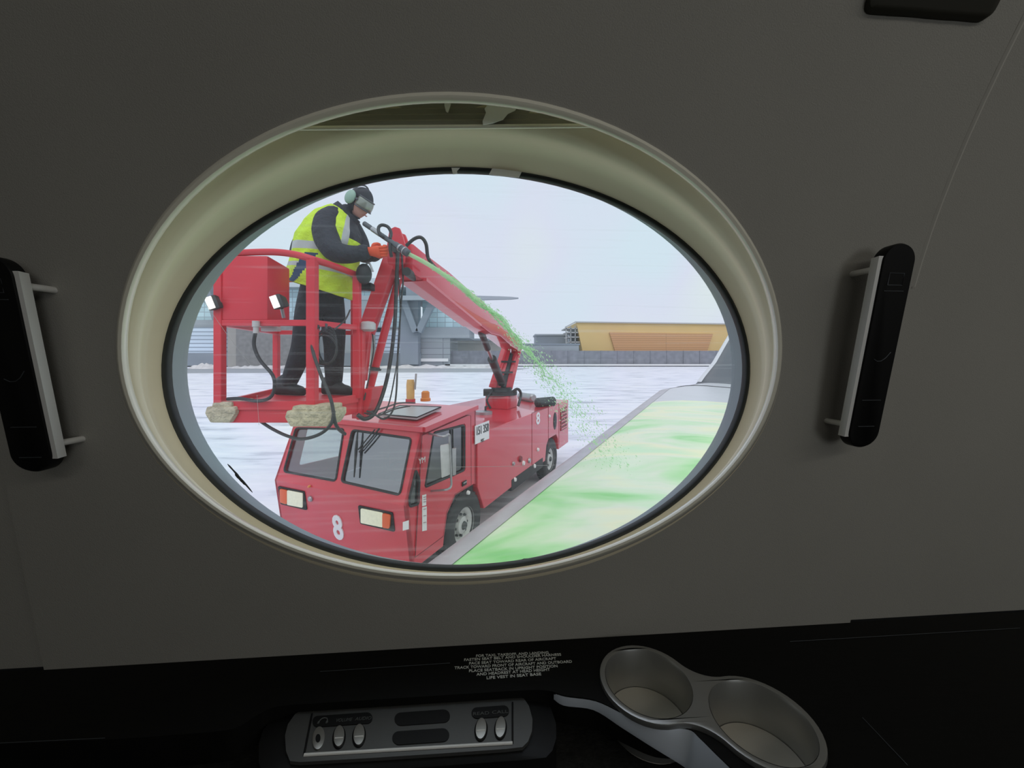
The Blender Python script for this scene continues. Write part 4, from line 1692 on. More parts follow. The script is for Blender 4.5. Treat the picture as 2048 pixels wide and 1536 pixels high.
# boom as a loft: tip, knee with deep lug, elbow
def boom_sec(px, yt, yb, Y, w):
    a, b = P(px, yt, Y), P(px, yb, Y)
    s = Vector((.97, -.25, 0)) * w / 2
    return [a - s, a + s, b + s, b - s]


mb = MB()
mb.loft([boom_sec(806, 488, 548, 3.60, .20), boom_sec(826, 506, 561, 3.72, .22), boom_sec(880, 545, 603, 4.4, .23), boom_sec(945, 601, 652, 5.6, .26), boom_sec(966, 622, 668, 6.1, .28), boom_sec(985, 640, 672, 6.7, .28), boom_sec(1010, 665, 693, 7.7, .28), boom_sec(1030, 683, 704, 8.6, .28)], capa=True, capb=True)
mb.build('main_boom', M['red'], trk, bevel=.015)
# lower flange strips on the boom
mb = MB()
for (xa, ya, Ya), (xb, yb, Yb) in (((826, 560, 3.72), (945, 651, 5.6)),):
    a, b = P(xa, ya, Ya), P(xb, yb, Yb)
    beam(mb, a, b, .28, .03)
mb.build('boom_flange', M['red'], trk, smooth=False)
# lift cylinder
a, b = P(957, 652, 5.9), P(1003, 765, 8.3)
mb = MB()
mb.cyl(a, a.lerp(b, .32), .055, seg=12)
cy = mb.build('lift_cylinder', M['dsteel'], trk)
mb = MB()
mb.cyl(a.lerp(b, .3), a.lerp(b, .52), .032, seg=12)
mb.build('cylinder_rod', M['steel'], cy)
mb = MB()
mb.cyl(a.lerp(b, .5), b, .085, seg=14)
mb.build('cylinder_barrel', M['dsteel'], cy)
# tip head
mb = MB()
hd = [P(x, y, YJ) for x, y in ((786, 466), (797, 461), (806, 464), (812, 480), (818, 500), (815, 530), (800, 548), (784, 540), (780, 505))]
for s in (-.11, .07):
    k = len(hd)
    v = [p + Vector((0, s, 0)) for p in hd] + [p + Vector((0, s + .04, 0)) for p in hd]
    mb.add(v, [tuple(range(k)), tuple(range(k, 2 * k))[::-1]] + [(i, (i + 1) % k, k + (i + 1) % k, k + i) for i in range(k)])
mb.build('boom_head', M['redb'], trk, smooth=False, bevel=.006)
mb = MB()
for x, y in ((800, 505), (822, 550)):
    mb.cyl(P(x, y, YJ) + Vector((0, -.15, 0)), P(x, y, YJ) + Vector((0, .15, 0)), .04, seg=14)
mb.build('head_pin', M['dsteel'], trk)
# jib down to the basket
mb = MB()
beam(mb, P(795, 490, YJ), P(733, 665, 3.5), .12, .17, .12, .13, up=(0, 1, 0))
jb = mb.build('jib', M['redb'], trk, bevel=.01)
mb = MB()
beam(mb, P(733, 660, 3.5), P(722, 760, 3.42), .09, .08, up=(0, 1, 0))
mb.build('jib_lower', M['redb'], trk, bevel=.008)
mb = MB()
mb.cyl(P(797, 560, 3.66), P(736, 790, 3.5), .036, seg=14)
lv = mb.build('levelling_tube', M['redb'], trk)
mb = MB()
mb.cyl(P(750, 734, 3.53), P(749, 741, 3.53), .046, seg=14)
mb.bar(P(744, 737, 3.5), P(762, 740, 3.5), .02)
mb.build('tube_clamp', M['dsteel'], lv)

# ------------------------------------------------------------------ operator basket (part of the truck)
A0, B0, C0 = (440, 2.70), (625, 2.70), (714, 3.15)
bx = lambda px, Y: (px - CX) / FPX * Y
qA, qB, qC, qD, qE = Vector((bx(440, 2.7), 2.7, 0)), Vector((bx(625, 2.7), 2.7, 0)), Vector((bx(714, 3.15), 3.15, 0)), Vector((bx(708, 3.85), 3.85, 0)), Vector((bx(553, 3.8), 3.8, 0))
zz = lambda y, Y: EYE + (HY - y) / FPX * Y
ZF0 = zz(805, 2.7)               # toe board top
ZF1 = zz(846, 2.7)               # underside
ZFL = ZF0 - .03
ZMID = zz(646, 2.7)
ZTOP = zz(516, 2.7)
up = lambda q, z: Vector((q.x, q.y, z))
bk_ = MB()
poly = [qA, qB, qC, qD, qE]
bk_.add([up(q, ZF1) for q in poly] + [up(q, ZFL) for q in poly], [(4, 3, 2, 1, 0), (5, 6, 7, 8, 9)] + [(i, (i + 1) % 5, 5 + (i + 1) % 5, 5 + i) for i in range(5)])
bas = bk_.build('basket', M['redb'], trk, smooth=False, bevel=.01)
# toe boards
mb = MB()
for a, b in ((qA, qB), (qB, qC), (qC, qD), (qD, qE), (qE, qA)):
    beam(mb, up(a, ZF0 - .02), up(b, ZF0 - .02), .025, .06)
mb.build('toe_board', M['redb'], bas, smooth=False)
# posts
for q, zt, w in ((qA, zz(512, 2.7), .055), (qB, ZTOP, .062), (qC, zz(548, 3.15), .055), (qD, zz(560, 3.8), .05), (qE, zz(560, 3.8), .05)):
    mb = MB()
    mb.bar(up(q, ZF0 - .02), up(q, zt), w, w, up=(0, 1, 0))
    mb.build('post', M['redb'], bas, smooth=False, bevel=.006)
# corner stanchion at the jib side, down to the underside
mb = MB()
mb.bar(P(716, 836, 3.2), P(720, 645, 3.2), .075, .075, up=(0, 1, 0))
mb.bar(P(722, 770, 3.3), P(736, 660, 3.4), .05, .05, up=(0, 1, 0))
mb.build('jib_stanchion', M['redb'], bas, bevel=.006)
mb = MB()
br_ = [P(x, y, 3.22) for x, y in ((712, 782), (727, 778), (744, 776), (742, 800), (734, 826), (726, 840), (712, 840))]
k = len(br_)
mb.add(br_ + [p + Vector((.0, .30, 0)) for p in br_], [tuple(range(k)), tuple(range(k, 2 * k))[::-1]] + [(i, (i + 1) % k, k + (i + 1) % k, k + i) for i in range(k)])
mb.build('jib_bracket', M['redb'], bas, smooth=False, bevel=.01)
# mid rails
for a, b in ((qA, qB), (qB, qC), (qC, qD), (qE, qA), (qD, qE)):
    mb = MB()
    mb.bar(up(a, ZMID), up(b, ZMID), .042)
    mb.build('mid_rail', M['redb'], bas, smooth=False, bevel=.005)
# top rail: swept over the console and down to the corner
mb = MB()
mb.tube(spline([P(446, 512, 2.70), P(480, 506, 2.70), P(545, 504, 2.70), P(590, 509, 2.70), P(626, 519, 2.70), P(668, 532, 2.9), P(712, 549, 3.15)], 6), .024, 10)
mb.tube(spline([P(712, 549, 3.15), P(709, 556, 3.5), P(706, 560, 3.84)], 4), .022, 10)
mb.tube([P(706, 560, 3.84), P(553, 560, 3.8), P(446, 513, 2.70)], .022, 10)
mb.build('top_rail', M['redb'], bas)
# console box
x0, x1 = bx(443, 2.68), bx(535, 2.68)
zb_, zt_ = zz(640, 2.68), zz(511, 2.68)
mb = MB()
mb.hexa([(x0, 2.68, zb_), (x1, 2.68, zb_), (x1, 2.95, zb_ + .0), (x0, 2.95, zb_), (x0, 2.68, zt_), (x1, 2.68, zt_), (x1, 2.95, zt_ - .03), (x0, 2.95, zt_ - .03)])
mb.build('console_box', M['redb'], bas, bevel=.012)
# floodlights on stalks
for cx_, cy_, Y in ((428, 607, 2.66), (556, 605, 2.64)):
    c = P(cx_, cy_, Y)
    rt = Matrix.Rotation(R(-22), 3, 'Y') @ Matrix.Rotation(R(12), 3, 'Z')
    mb = MB()
    mb.hexa([c + rt @ Vector(p) for p in ((-.035, -.03, -.05), (.035, -.03, -.05), (.05, .05, -.035), (-.02, .05, -.035), (-.035, -.03, .05), (.035, -.03, .05), (.05, .05, .035), (-.02, .05, .035))])
    lh = mb.build('floodlight', M['dsteel'], bas, bevel=.01)
    mb = MB()
    mb.box(c + rt @ Vector((-.008, -.034, 0)), (.042, .012, .086), rt)
    mb.build('floodlight_glass', M['flood'], lh, bevel=.003)
    mb = MB()
    mb.tube([c + rt @ Vector((.0, .03, -.04)), c + Vector((.01, .05, -.1))], .012, 8)
    mb.build('floodlight_bracket', M['steel'], lh)
# connector with cable under the mid rail
mb = MB()
c = P(512, 642, 2.66)
mb.tube([c, c + Vector((0, 0, -.04)), c + Vector((0, 0, -.042)), c + Vector((0, 0, -.085))], [.024, .024, .018, .018], 14)
mb.build('cable_connector', M['rim'], bas)
c = P(542, 658, 2.8)
mb = MB()
mb.box(c, (.12, .05, .035))
mb.build('latch_plate', M['rim'], bas, bevel=.006)
# foam bumpers under the basket
def foam(name, px0, py0, px1, py1, Y, d):
    a, b = P(px0, py1, Y), P(px1, py0, Y)
    mb = MB()
    cx_, cz_ = (a.x + b.x) / 2, (a.z + b.z) / 2
    w, h = b.x - a.x, b.z - a.z
    mb.hexa([(a.x + .04, Y, a.z), (b.x - .04, Y, a.z), (b.x - .04, Y + d, a.z), (a.x + .04, Y + d, a.z), (a.x, Y, a.z + h * .45), (b.x, Y, a.z + h * .45), (b.x, Y + d, a.z + h * .45), (a.x, Y + d, a.z + h * .45)])
    mb.hexa([(a.x, Y, a.z + h * .40), (b.x, Y, a.z + h * .40), (b.x, Y + d, a.z + h * .40), (a.x, Y + d, a.z + h * .40), (a.x + .015, Y, a.z + h * .78), (b.x, Y, a.z + h * .78), (b.x, Y + d, a.z + h * .78), (a.x + .015, Y + d, a.z + h * .78)])
    mb.hexa([(a.x + .04, Y + .01, a.z + h * .7), (b.x - .03, Y + .01, a.z + h * .7), (b.x - .03, Y + d, a.z + h * .7), (a.x + .04, Y + d, a.z + h * .7), (a.x + .05, Y + .01, b.z), (b.x - .03, Y + .01, b.z), (b.x - .03, Y + d, b.z), (a.x + .05, Y + d, b.z)])
    return mb.build(name, M['foam'], bas, bevel=.014)


foam('foam_bumper', 408, 804, 470, 846, 2.66, .25)
foam('foam_bumper', 568, 812, 666, 854, 2.60, .22)
# white dome lamp on the jib
c = P(736, 652, 3.2)
mb = MB()
mb.tube([c + Vector((0, 0, -.045)), c + Vector((0, 0, -.03)), c + Vector((0, 0, .02)), c + Vector((0, 0, .035)), c + Vector((0, 0, .04))], [.04, .062, .062, .045, .005], 18)
mb.build('dome_lamp', M['rim'], bas)
# control lever with black boot at the rail
c = P(728, 548, 3.12)
mb = MB()
mb.ell(c, (.062, .055, .085), nu=16, nv=10)
lv2 = mb.build('lever_boot', M['rub'], bas)
mb = MB()
mb.tube(spline([c + Vector((.0, 0, .06)), P(738, 526, 3.12), P(746, 543, 3.12)], 5), .008, 8)
mb.build('lever', M['steel'], lv2)
mb = MB()
mb.box(P(732, 574, 3.25), (.12, .1, .06))
mb.build('control_pad', M['blk'], bas, bevel=.008)
# hoses
def hose(pts, r, parent=trk, name='hose', m='hose'):
    mb = MB()
    mb.tube(spline([P(*p) for p in pts], 7), r, 8)
    return mb.build(name, M[m], parent)


hose([(796, 500, 3.45), (793, 560, 3.45), (790, 640, 3.4), (781, 720, 3.35), (768, 780, 3.3), (750, 825, 3.2), (730, 838, 3.15), (715, 829, 3.12)], .017)
hose([(803, 500, 3.5), (806, 560, 3.5), (803, 600, 3.48), (796, 700, 3.4), (793, 780, 3.3), (786, 820, 3.22), (768, 838, 3.18), (745, 826, 3.16), (733, 822, 3.15)], .008)
hose([(792, 505, 3.5), (800, 600, 3.5), (798, 690, 3.4), (788, 760, 3.32), (776, 812, 3.25), (760, 830, 3.2), (728, 826, 3.16)], .006)
hose([(745, 668, 3.3), (747, 700, 3.3), (741, 735, 3.3), (735, 770, 3.25), (728, 800, 3.2)], .006)
hose([(636, 650, 2.72), (624, 690, 2.68), (640, 745, 2.64), (662, 800, 2.60), (672, 850, 2.60), (690, 868, 2.8)], .012)
hose([(512, 660, 2.66), (508, 690, 2.66), (520, 720, 2.66), (545, 750, 2.66), (549, 775, 2.66), (540, 795, 2.67), (515, 802, 2.66), (480, 797, 2.68), (455, 798, 2.7)], .012)
hose([(520, 842, 2.75), (545, 858, 2.7), (575, 872, 2.62), (605, 878, 2.58), (640, 868, 2.56), (662, 848, 2.57), (668, 822, 2.62)], .011)
hose([(668, 660, 2.75), (690, 640, 2.9), (700, 620, 3.1)], .006)
hose([(583, 505, 3.7), (588, 485, 3.7), (600, 465, 3.68), (618, 455, 3.6)], .022)
hose([(812, 492, 3.4), (828, 478, 3.4), (842, 475, 3.4), (852, 488, 3.45), (856, 515, 3.5), (866, 530, 3.6), (876, 541, 3.7)], .016)
hose([(735, 828, 3.2), (760, 830, 3.5), (790, 818, 4.0), (820, 812, 4.4)], .008)
hose([(740, 824, 3.2), (770, 815, 3.6), (800, 806, 4.2), (830, 806, 4.6)], .008)
# coil of line hung on the rail
mb = MB()
for k in range(4):
    cc = P(655, 690, 2.82)
    pts = []
    for i in range(20):
        a = 2 * PI * i / 20
        pts.append(cc + Vector(((.085 + .012 * k) * math.cos(a) * .8, -.02 * k, (.135 - .01 * k) * math.sin(a) - .012 * k)))
    mb.tube(pts, .007, 6, closed=True)
mb.build('coiled_line', M['hose'], bas)
mb = MB()
mb.box(P(650, 655, 2.80), (.03, .03, .06))
mb.build('coil_hook', M['gsteel'], bas, bevel=.005)
# ================================================================== THE OPERATOR
per = empty('person', P(630, 795, 3.4))
tag(per, 'person in black winter clothes and yellow vest standing in the basket aiming a spray gun', 'person')


def skin_mesh(nodes, edges, root, sub=2):
    me = bpy.data.meshes.new('skin_tmp')
    me.from_pydata([n[0] for n in nodes], edges, [])
    o = bpy.data.objects.new('skin_tmp', me)
    COL.objects.link(o)
    sk = o.modifiers.new('Skin', 'SKIN')
    sk.use_smooth_shade = True
    for i, n in enumerate(nodes):
        r = n[1]
        v = me.skin_vertices[0].data[i]
        v.radius = (r, r) if not isinstance(r, tuple) else r
        v.use_root = (i == root)
    sb = o.modifiers.new('Subsurf', 'SUBSURF')
    sb.levels = sub
    sb.render_levels = sub
    bpy.context.view_layer.update()
    dg = bpy.context.evaluated_depsgraph_get()
    m2 = bpy.data.meshes.new_from_object(o.evaluated_get(dg))
    vs = [v.co.copy() for v in m2.vertices]
    fs = [tuple(p.vertices) for p in m2.polygons]
    bpy.data.objects.remove(o)
    return vs, fs


nd = {
    'pelvis': (P(640, 592, 3.42), .155), 'belly': (P(646, 548, 3.41), .17), 'chest': (P(661, 485, 3.40), .18), 'upper': (P(676, 447, 3.40), .155),
    'neck': (P(690, 427, 3.40), .075), 'skull': (P(706, 415, 3.395), .072),
    'rc0': (P(668, 432, 3.32), .105), 'rs': (P(650, 442, 3.24), .120), 'rua': (P(650, 472, 3.17), .112), 're': (P(668, 506, 3.08), .096), 'rfa': (P(702, 510, 3.06), .078), 'rw': (P(735, 503, 3.07), .052),
    'ls': (P(700, 450, 3.53), .10), 'lua': (P(718, 480, 3.54), .092), 'le': (P(727, 515, 3.50), .078), 'lw': (P(752, 508, 3.36), .045),
    'rh': (P(620, 612, 3.36), .125), 'rt': (P(614, 650, 3.36), .120), 'rk': (P(606, 690, 3.38), .095), 'rc': (P(590, 735, 3.44), .085), 'ra': (P(574, 774, 3.50), .070),
    'lh': (P(664, 610, 3.50), .125), 'lt': (P(667, 650, 3.50), .115), 'lk': (P(669, 692, 3.50), .095), 'lc': (P(668, 735, 3.52), .088), 'la': (P(668, 776, 3.54), .072),
}
keys = list(nd)
ed = [('pelvis', 'belly'), ('belly', 'chest'), ('chest', 'upper'), ('upper', 'neck'), ('neck', 'skull'), ('upper', 'rc0'), ('rc0', 'rs'), ('rs', 'rua'), ('rua', 're'), ('re', 'rfa'), ('rfa', 'rw'),
      ('upper', 'ls'), ('ls', 'lua'), ('lua', 'le'), ('le', 'lw'), ('pelvis', 'rh'), ('rh', 'rt'), ('rt', 'rk'), ('rk', 'rc'), ('rc', 'ra'), ('pelvis', 'lh'), ('lh', 'lt'), ('lt', 'lk'), ('lk', 'lc'), ('lc', 'la')]
vs, fs = skin_mesh([nd[k] for k in keys], [(keys.index(a), keys.index(b)) for a, b in ed], 0)
mb = MB()
mb.v = list(vs)
mb.f = list(fs)
zpel = nd['pelvis'][0].z
mb.mi = [1 if sum(vs[i].z for i in f) / len(f) < zpel - .02 else 0 for f in fs]
# head of the same body mesh
HC = P(719, 407, 3.38)
HR = (Matrix.Rotation(R(-14), 3, 'Z') @ Matrix.Rotation(R(34), 3, 'Y'))


def face_fn(p):
    x, y, z = p
    t = z / .125
    if t < 0:                        # jaw narrows and moves forward
        y *= 1 - .32 * t * t
        x = x * (1 - .18 * t * t) + .018 * (-t)
    if x > .05:
        d = math.exp(-((y / .016) ** 2) - ((z + .012) / .026) ** 2)
        x += .026 * d                # nose
        x -= .010 * math.exp(-(((abs(y) - .034) / .018) ** 2) - ((z - .018) / .016) ** 2)   # eye sockets
        x += .007 * math.exp(-((y / .026) ** 2) - ((z + .062) / .012) ** 2)                 # mouth
        x += .010 * math.exp(-((y / .028) ** 2) - ((z + .098) / .018) ** 2)                 # chin
    return Vector((x, y, z))


mb.cur = 2
mb.ell(HC, (.100, .078, .125), HR, 36, 28, fn=face_fn)
# body is black cloth; only the head is skin
body = mb.build('body', [M['jacket'], M['trouser'], M['skin']], per, ang=180)


def hp(x, y, z):
    return HC + HR @ Vector((x, y, z))


mb = MB()
mb.tube([hp(.112, -.022, -.058), hp(.122, 0, -.060), hp(.112, .022, -.058)], [.003, .006, .003], 8)
mb.build('mouth', M['lip_s'], per)
for s in (-1, 1):
    mb = MB()
    mb.ell(hp(.083, s * .033, .018), (.013, .013, .013), HR, 12, 8)
    mb.build('eye', M['eye'], per)


def part_ell(name, scale, keep, m, off=(0, 0, 0), fn=None, rad=(.100, .078, .125), thick=.006):
    """a shell hugging the head: the faces of an ellipsoid that keep() accepts, with a turned-in edge"""
    tmp = MB()
    tmp.ell((0, 0, 0), tuple(r * scale for r in rad), None, 40, 30, fn=fn)
    mbx = MB()
    idx = {}
    nv, nf = [], []
    for f in tmp.f:
        c = sum((tmp.v[i] for i in f), Vector()) / len(f)
        if keep(c):
            g = []
            for i in f:
                if i not in idx:
                    idx[i] = len(nv)
                    nv.append(HC + HR @ (tmp.v[i] + Vector(off)))
                g.append(idx[i])
            nf.append(tuple(g))
    mbx.add(nv, nf)
    o = mbx.build(name, m, per, ang=180)
    sd = o.modifiers.new('Solidify', 'SOLIDIFY')
    sd.thickness = thick
    sd.offset = -1
    return o


part_ell('knit_cap', 1.16, lambda c: c.z > .045 - .25 * c.x * (1 if c.x < 0 else -.15), M['beanie'], thick=.012)
part_ell('balaclava', 1.10, lambda c: (c.x < .018 or c.z < -.112) and c.z < .08, M['jacket'], fn=face_fn, thick=.008)
gog = part_ell('goggles', 1.26, lambda c: c.x > .035 and -.022 < c.z < .062, M['goggle'], thick=.012)
mb = MB()
for z in (.064, -.024):
    pts = []
    for i in range(25):
        a = R(-72) + R(144) * i / 24
        k = math.sqrt(max(0, 1 - (z / .157) ** 2))
        pts.append(hp(.126 * k * math.cos(a), .098 * k * math.sin(a), z))
    mb.tube(pts, .006, 6)
mb.build('goggle_frame', M['gsteel'], gog)
mb = MB()
pts = [hp(.122 * math.cos(a), .096 * math.sin(a), .022) for a in [R(70) + R(220) * i / 20 for i in range(21)]]
mb.tube(pts, .011, 6)
mb.build('goggle_strap', M['gsteel'], gog)
for s in (-1, 1):
    mb = MB()
    mb.ell(hp(-.022, s * .108, .008), (.047, .030, .062), HR, 20, 12)
    ec = mb.build('ear_cup', M['mint'], per)
    mb = MB()
    mb.ell(hp(-.022, s * .088, .008), (.043, .018, .056), HR, 16, 8)
    mb.build('ear_cushion', M['rub'], ec)
mb = MB()
mb.tube([hp(-.03, .112 * math.sin(a), .03 + .125 * math.cos(a)) for a in [R(-88) + R(176) * i / 20 for i in range(21)]], .008, 6)
mb.build('ear_band', M['gsteel'], per)
# stand-up collar
mb = MB()
ax_ = (nd['skull'][0] - nd['upper'][0]).normalized()
fx_ = Vector((ax_.z, 0, -ax_.x)).normalized()
rings = []
for t, r in ((-.02, .15), (.05, .128), (.10, .118), (.125, .112), (.125, .098), (.06, .095)):
    c = nd['upper'][0] + ax_ * (.02 + t)
    rings.append([c + fx_ * (r * math.cos(2 * PI * k / 28) * 1.08) + Vector((0, 1, 0)) * (r * math.sin(2 * PI * k / 28)) for k in range(28)])
mb.loft(rings)
mb.build('collar', M['jacket'], per)

# vest: loft round the torso with tape bands
vr = [((641, 581), 60, .23, 17), ((641, 572), 61, .235, 15), ((645, 550), 62, .245, 9), ((652, 520), 60.5, .25, 4), ((661, 486), 60, .262, 10), ((669, 460), 53, .235, 16), ((676, 443), 43, .185, 24), ((684, 430), 31, .135, 28), ((688, 424), 26, .112, 30)]
NR, NK = 80, 120
def vint(t):
    i = min(int(t), len(vr) - 2)
    f = t - i
    a, b = vr[i], vr[i + 1]
    L = lambda x, y: x + (y - x) * f
    return (L(a[0][0], b[0][0]), L(a[0][1], b[0][1])), L(a[1], b[1]), L(a[2], b[2]), L(a[3], b[3])


mb = MB()
rings, ts = [], []
for j in range(NR + 1):
    t = (len(vr) - 1) * j / NR
    ts.append(t)
    c, hw, hy, tilt = vint(t)
    C_ = P(c[0], c[1], 3.39)
    f_v = Vector((math.cos(R(tilt)), 0, -math.sin(R(tilt))))
    hw *= 3.39 / FPX
    ring = []
    for k in range(NK):
        a = 2 * PI * k / NK
        wr = 1 + .012 * math.sin(5 * a + t * 2.1) + .010 * math.sin(11 * a - t * 3.7)
        sc = lambda q: math.copysign(abs(q) ** .85, q)
        ring.append(C_ + f_v * (hw * sc(math.cos(a)) * wr) + Vector((0, hy * sc(math.sin(a)) * wr, 0)))
    rings.append(ring)
b0 = len(mb.v)
mb.loft(rings)
# material per face: 0 yellow 1 silver 2 dark side gap
mb.mi = []
for j in range(NR):
    t = (ts[j] + ts[j + 1]) / 2
    for k in range(NK):
        a = (360 * (k + .5) / NK)
        m_ = 0
        if 2.05 < t < 2.45 or 3.2 < t < 3.65:
            m_ = 1
        if t > 3.65 and (312 < a < 326 or 34 < a < 48):
            m_ = 1
        if t < 3.0 and abs(a - (237 + t * 11)) < 9:
            m_ = 2
        if t > 4.4 and (a > 328 or a < 32):
            m_ = 3
        mb.mi.append(m_)
vest = mb.build('safety_vest', [M['vest'], M['silver'], M['blue'], M['jacket']], per, ang=180)
sd = vest.modifiers.new('Solidify', 'SOLIDIFY')
sd.thickness = .008
# boots
for an, toe, nm in ((nd['ra'][0], P(600, 793, 3.46), 'r'), (nd['la'][0], P(694, 793, 3.50), 'l')):
    base = zz(800, 3.5) + .02
    d = Vector((toe.x - an.x, toe.y - an.y, 0)).normalized()
    mb = MB()
    rows = []
    zfl = ZFL + .002
    for s_, w, h in ((-.11, .035, .05), (-.10, .048, .16), (-.04, .058, .19), (.03, .058, .15), (.09, .058, .10), (.15, .055, .085), (.185, .035, .06)):
        c = Vector((an.x, an.y, zfl)) + d * s_
        sdv = Vector((-d.y, d.x, 0))
        rows.append([c + sdv * (w * math.cos(a)) + Vector((0, 0, h * .5 + h * .5 * math.sin(a))) for a in [2 * PI * i / 16 for i in range(16)]])
    mb.loft(rows, capa=True, capb=True)
    mb.build('boot', M['rub'], per, ang=180)


# gloved hands: palm, four fingers of different length closed on the grip, thumb from the palm's side
def glove_hand(w, grip, fdir, palm_n, side, name):
    """w wrist, grip centre of the held bar, fdir towards the fingers, palm_n out of the palm, side towards the thumb"""
    f, n, s = fdir.normalized(), palm_n.normalized(), side.normalized()
    mbh = MB()
    rows = []
    for t, hw, th in ((-.035, .036, .034), (.0, .034, .028), (.03, .042, .026), (.065, .046, .024), (.09, .044, .021)):
        c = w + f * t
        rows.append([c + s * (hw * math.cos(a)) + n * (th * math.sin(a)) for a in [2 * PI * i / 18 for i in range(18)]])
    mbh.loft(rows, capa=True, capb=True)
    for k, (off, L) in enumerate(((.032, .92), (.011, 1.0), (-.011, .95), (-.032, .78))):
        kn = w + f * .085 + s * off
        p1 = kn + f * (.036 * L) + n * (.010)
        p2 = kn + f * (.052 * L) + n * (.036 * L)
        p3 = kn + f * (.034 * L) + n * (.060 * L)
        p4 = kn + f * (.012 * L) + n * (.062 * L)
        mbh.tube(spline([kn - f * .012, kn, p1, p2, p3, p4], 4), [.0125] * 20 + [.006], 8)
    b = w + f * .028 + s * .036
    mbh.tube(spline([b - s * .014, b + s * .012 + n * .008 + f * .01, b + s * .018 + n * .028 + f * .034, b + s * .004 + n * .05 + f * .05], 5), [.015] * 8 + [.0125] * 7 + [.007], 8)
    return mbh.build(name, M['glove'], per, ang=180)


rw = nd['rw'][0]
gR = P(780, 503, 3.02)
glove_hand(rw + (gR - rw).normalized() * .025, gR, (gR - rw), Vector((.1, .75, .35)), Vector((-.1, -.35, .9)), 'right_glove')
lw = nd['lw'][0]
gL = P(792, 512, 3.1)
glove_hand(lw + (gL - lw).normalized() * .02, gL, (gL - lw), Vector((.0, -.8, .5)), Vector((0, .5, .8)), 'left_glove')
# knitted cuffs
for a, b in ((nd['rfa'][0], nd['rw'][0]), (nd['le'][0], nd['lw'][0])):
    d = (b - a).normalized()
    mb = MB()
    mb.tube([b - d * .05, b - d * .02, b + d * .012, b + d * .014], [.062, .060, .050, .03], 16)
    mb.build('cuff', M['jacket'], per)

# ------------------------------------------------------------------ spray gun and jet
gun = empty('spray_gun', P(775, 482, 3.04))
tag(gun, 'long dark spray gun with hose loop held by the person in the basket', 'spray gun')
g0, g1 = P(727, 446, 3.16), P(818, 508, 3.0)
gl = lambda t: g0.lerp(g1, t)
mb = MB()
mb.tube([gl(0), gl(.02), gl(.16), gl(.17), gl(.40), gl(.41), gl(.70), gl(.71), gl(.86)], [.010, .020, .020, .016, .017, .020, .020, .026, .026], 14)
gb = mb.build('gun_barrel', M['gsteel'], gun)
mb = MB()
mb.cyl(gl(.20), gl(.38), .021, seg=14)
mb.build('barrel_sleeve', M['steel'], gun)
mb = MB()
mb.tube([gl(.86), gl(.88), gl(.98), gl(1)], [.030, .032, .030, .020], 16)
nz = mb.build('nozzle_tip', M['gsteel'], gun)
mb = MB()
mb.cyl(gl(.80), gl(.83), .030, seg=16)
mb.cyl(gl(.90), gl(.92), .034, seg=16)
mb.build('nozzle_band', M['steel'], nz)
mb = MB()
mb.tube(spline([gl(.60), P(780, 496, 3.03), P(783, 514, 3.03)], 4), .013, 10)
mb.build('pistol_grip', M['rub'], gun)
mb = MB()
mb.tube(spline([gl(.50), P(760, 470, 3.05), P(757, 456, 3.06), P(764, 450, 3.07), P(776, 454, 3.08), P(782, 466, 3.08), P(780, 478, 3.06)], 6), .013, 10)
mb.build('hose_loop', M['hose'], gun)

M['fluid'] = bpy.data.materials.new('deicing_fluid')
M['fluid'].use_nodes = True
ntf = M['fluid'].node_tree
ntf.nodes.clear()
fo, df, d2, ad = (ntf.nodes.new(t) for t in ('ShaderNodeOutputMaterial', 'ShaderNodeBsdfTranslucent', 'ShaderNodeBsdfDiffuse', 'ShaderNodeMixShader'))
df.inputs[0].default_value = (.80, 1, .76, 1)
d2.inputs[0].default_value = (.62, .96, .56, 1)
ntf.links.new(df.outputs[0], ad.inputs[1])
ntf.links.new(d2.outputs[0], ad.inputs[2])
tf_, mf_ = ntf.nodes.new('ShaderNodeBsdfTransparent'), ntf.nodes.new('ShaderNodeMixShader')
mf_.inputs[0].default_value = .62
ntf.links.new(tf_.outputs[0], mf_.inputs[1])
ntf.links.new(ad.outputs[0], mf_.inputs[2])
ntf.links.new(mf_.outputs[0], fo.inputs[0])
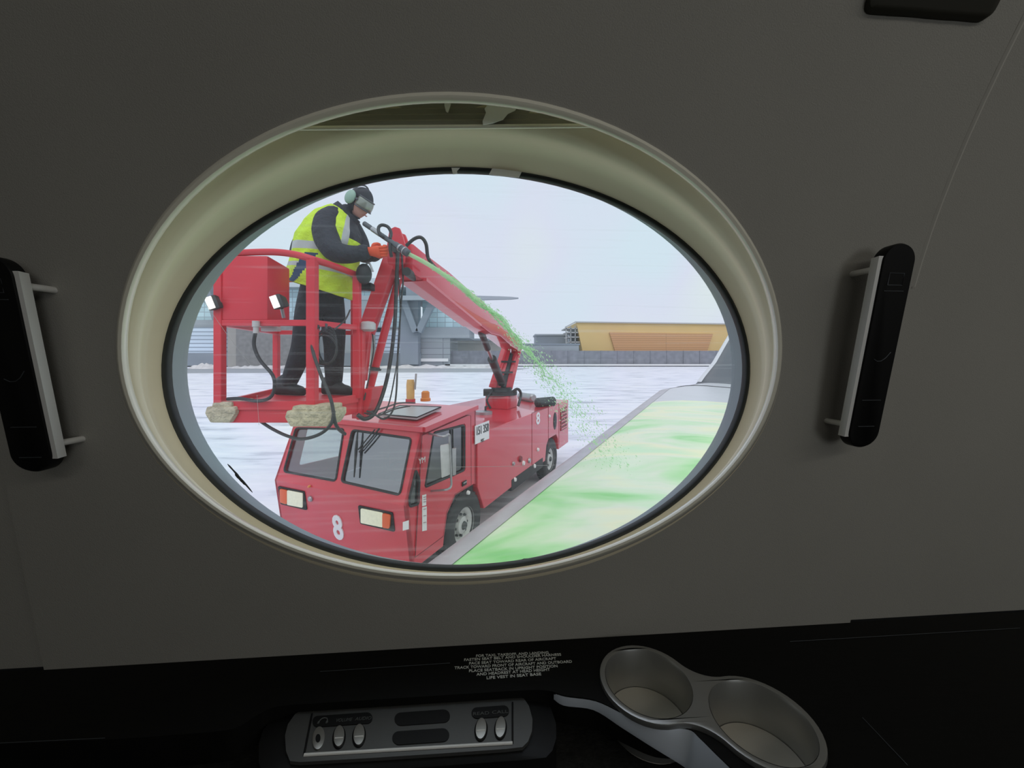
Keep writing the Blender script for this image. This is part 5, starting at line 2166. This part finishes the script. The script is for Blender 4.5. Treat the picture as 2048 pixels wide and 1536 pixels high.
path = spline([P(818, 508, 3.0), P(860, 531, 3.08), P(901, 559, 3.18), P(937, 586, 3.28), P(976, 617, 3.40), P(1014, 654, 3.52), P(1036, 682, 3.59), P(1056, 703, 3.65), P(1078, 727, 3.72), P(1100, 757, 3.78), P(1130, 793, 3.84), P(1156, 826, 3.88), P(1200, 888, 3.94), P(1238, 938, 3.98)], 9)
mb = MB()
rj = random.Random(3)
n = len(path)
# solid core that frays
core = path[:int(n * .30)]
mb.tube(core, [.016 + .010 * i / len(core) if i < len(core) * .7 else .026 * (1 - (i - len(core) * .7) / (len(core) * .34)) + .002 for i in range(len(core))], 8)
# wavy strands
for s_ in range(16):
    i0 = rj.randint(int(n * .12), int(n * .6))
    i1 = min(n - 1, i0 + rj.randint(int(n * .12), int(n * .3)))
    ph, am = rj.uniform(0, 6), rj.uniform(.2, 1)
    pts = []
    for i in range(i0, i1):
        t = i / n
        w = .02 + .10 * t ** 1.6
        pts.append(path[i] + Vector((w * am * math.sin(ph + i * .35) * .6, w * rj.uniform(-.5, .5), w * am * math.cos(ph * 1.3 + i * .27))))
    m_ = len(pts)
    if m_ > 3:
        mb.tube(pts, [.0015 + (.007 - .003 * i0 / n) * math.sin(PI * (i + .3) / m_) for i in range(m_)], 5)
for k in range(3300):
    t = rj.random() ** .65
    x = t * (n - 2)
    i = int(x)
    c = path[i].lerp(path[i + 1], x - i)
    w = .010 + .17 * t ** 1.7
    c = c + Vector((rj.gauss(0, w * .6), rj.gauss(0, w * .6), rj.gauss(0, w * .7)))
    r = rj.uniform(.0016, .0042) * (.85 + .35 * t) + .007 * (rj.random() ** 6)
    el_ = rj.uniform(1, 2.6)
    d = (path[i + 1] - path[i]).normalized()
    x_ = d.orthogonal().normalized()
    y_ = d.cross(x_)
    mb.add([c + d * r * el_, c - d * r * el_, c + x_ * r, c - x_ * r, c + y_ * r, c - y_ * r], [(0, 2, 4), (0, 4, 3), (0, 3, 5), (0, 5, 2), (1, 4, 2), (1, 3, 4), (1, 5, 3), (1, 2, 5)])
jet = mb.build('deicing_fluid_jet', M['fluid'], ang=180)
tag(jet, 'bright green jet of de-icing fluid and droplets arcing from gun to wing', 'fluid jet', kind='stuff')
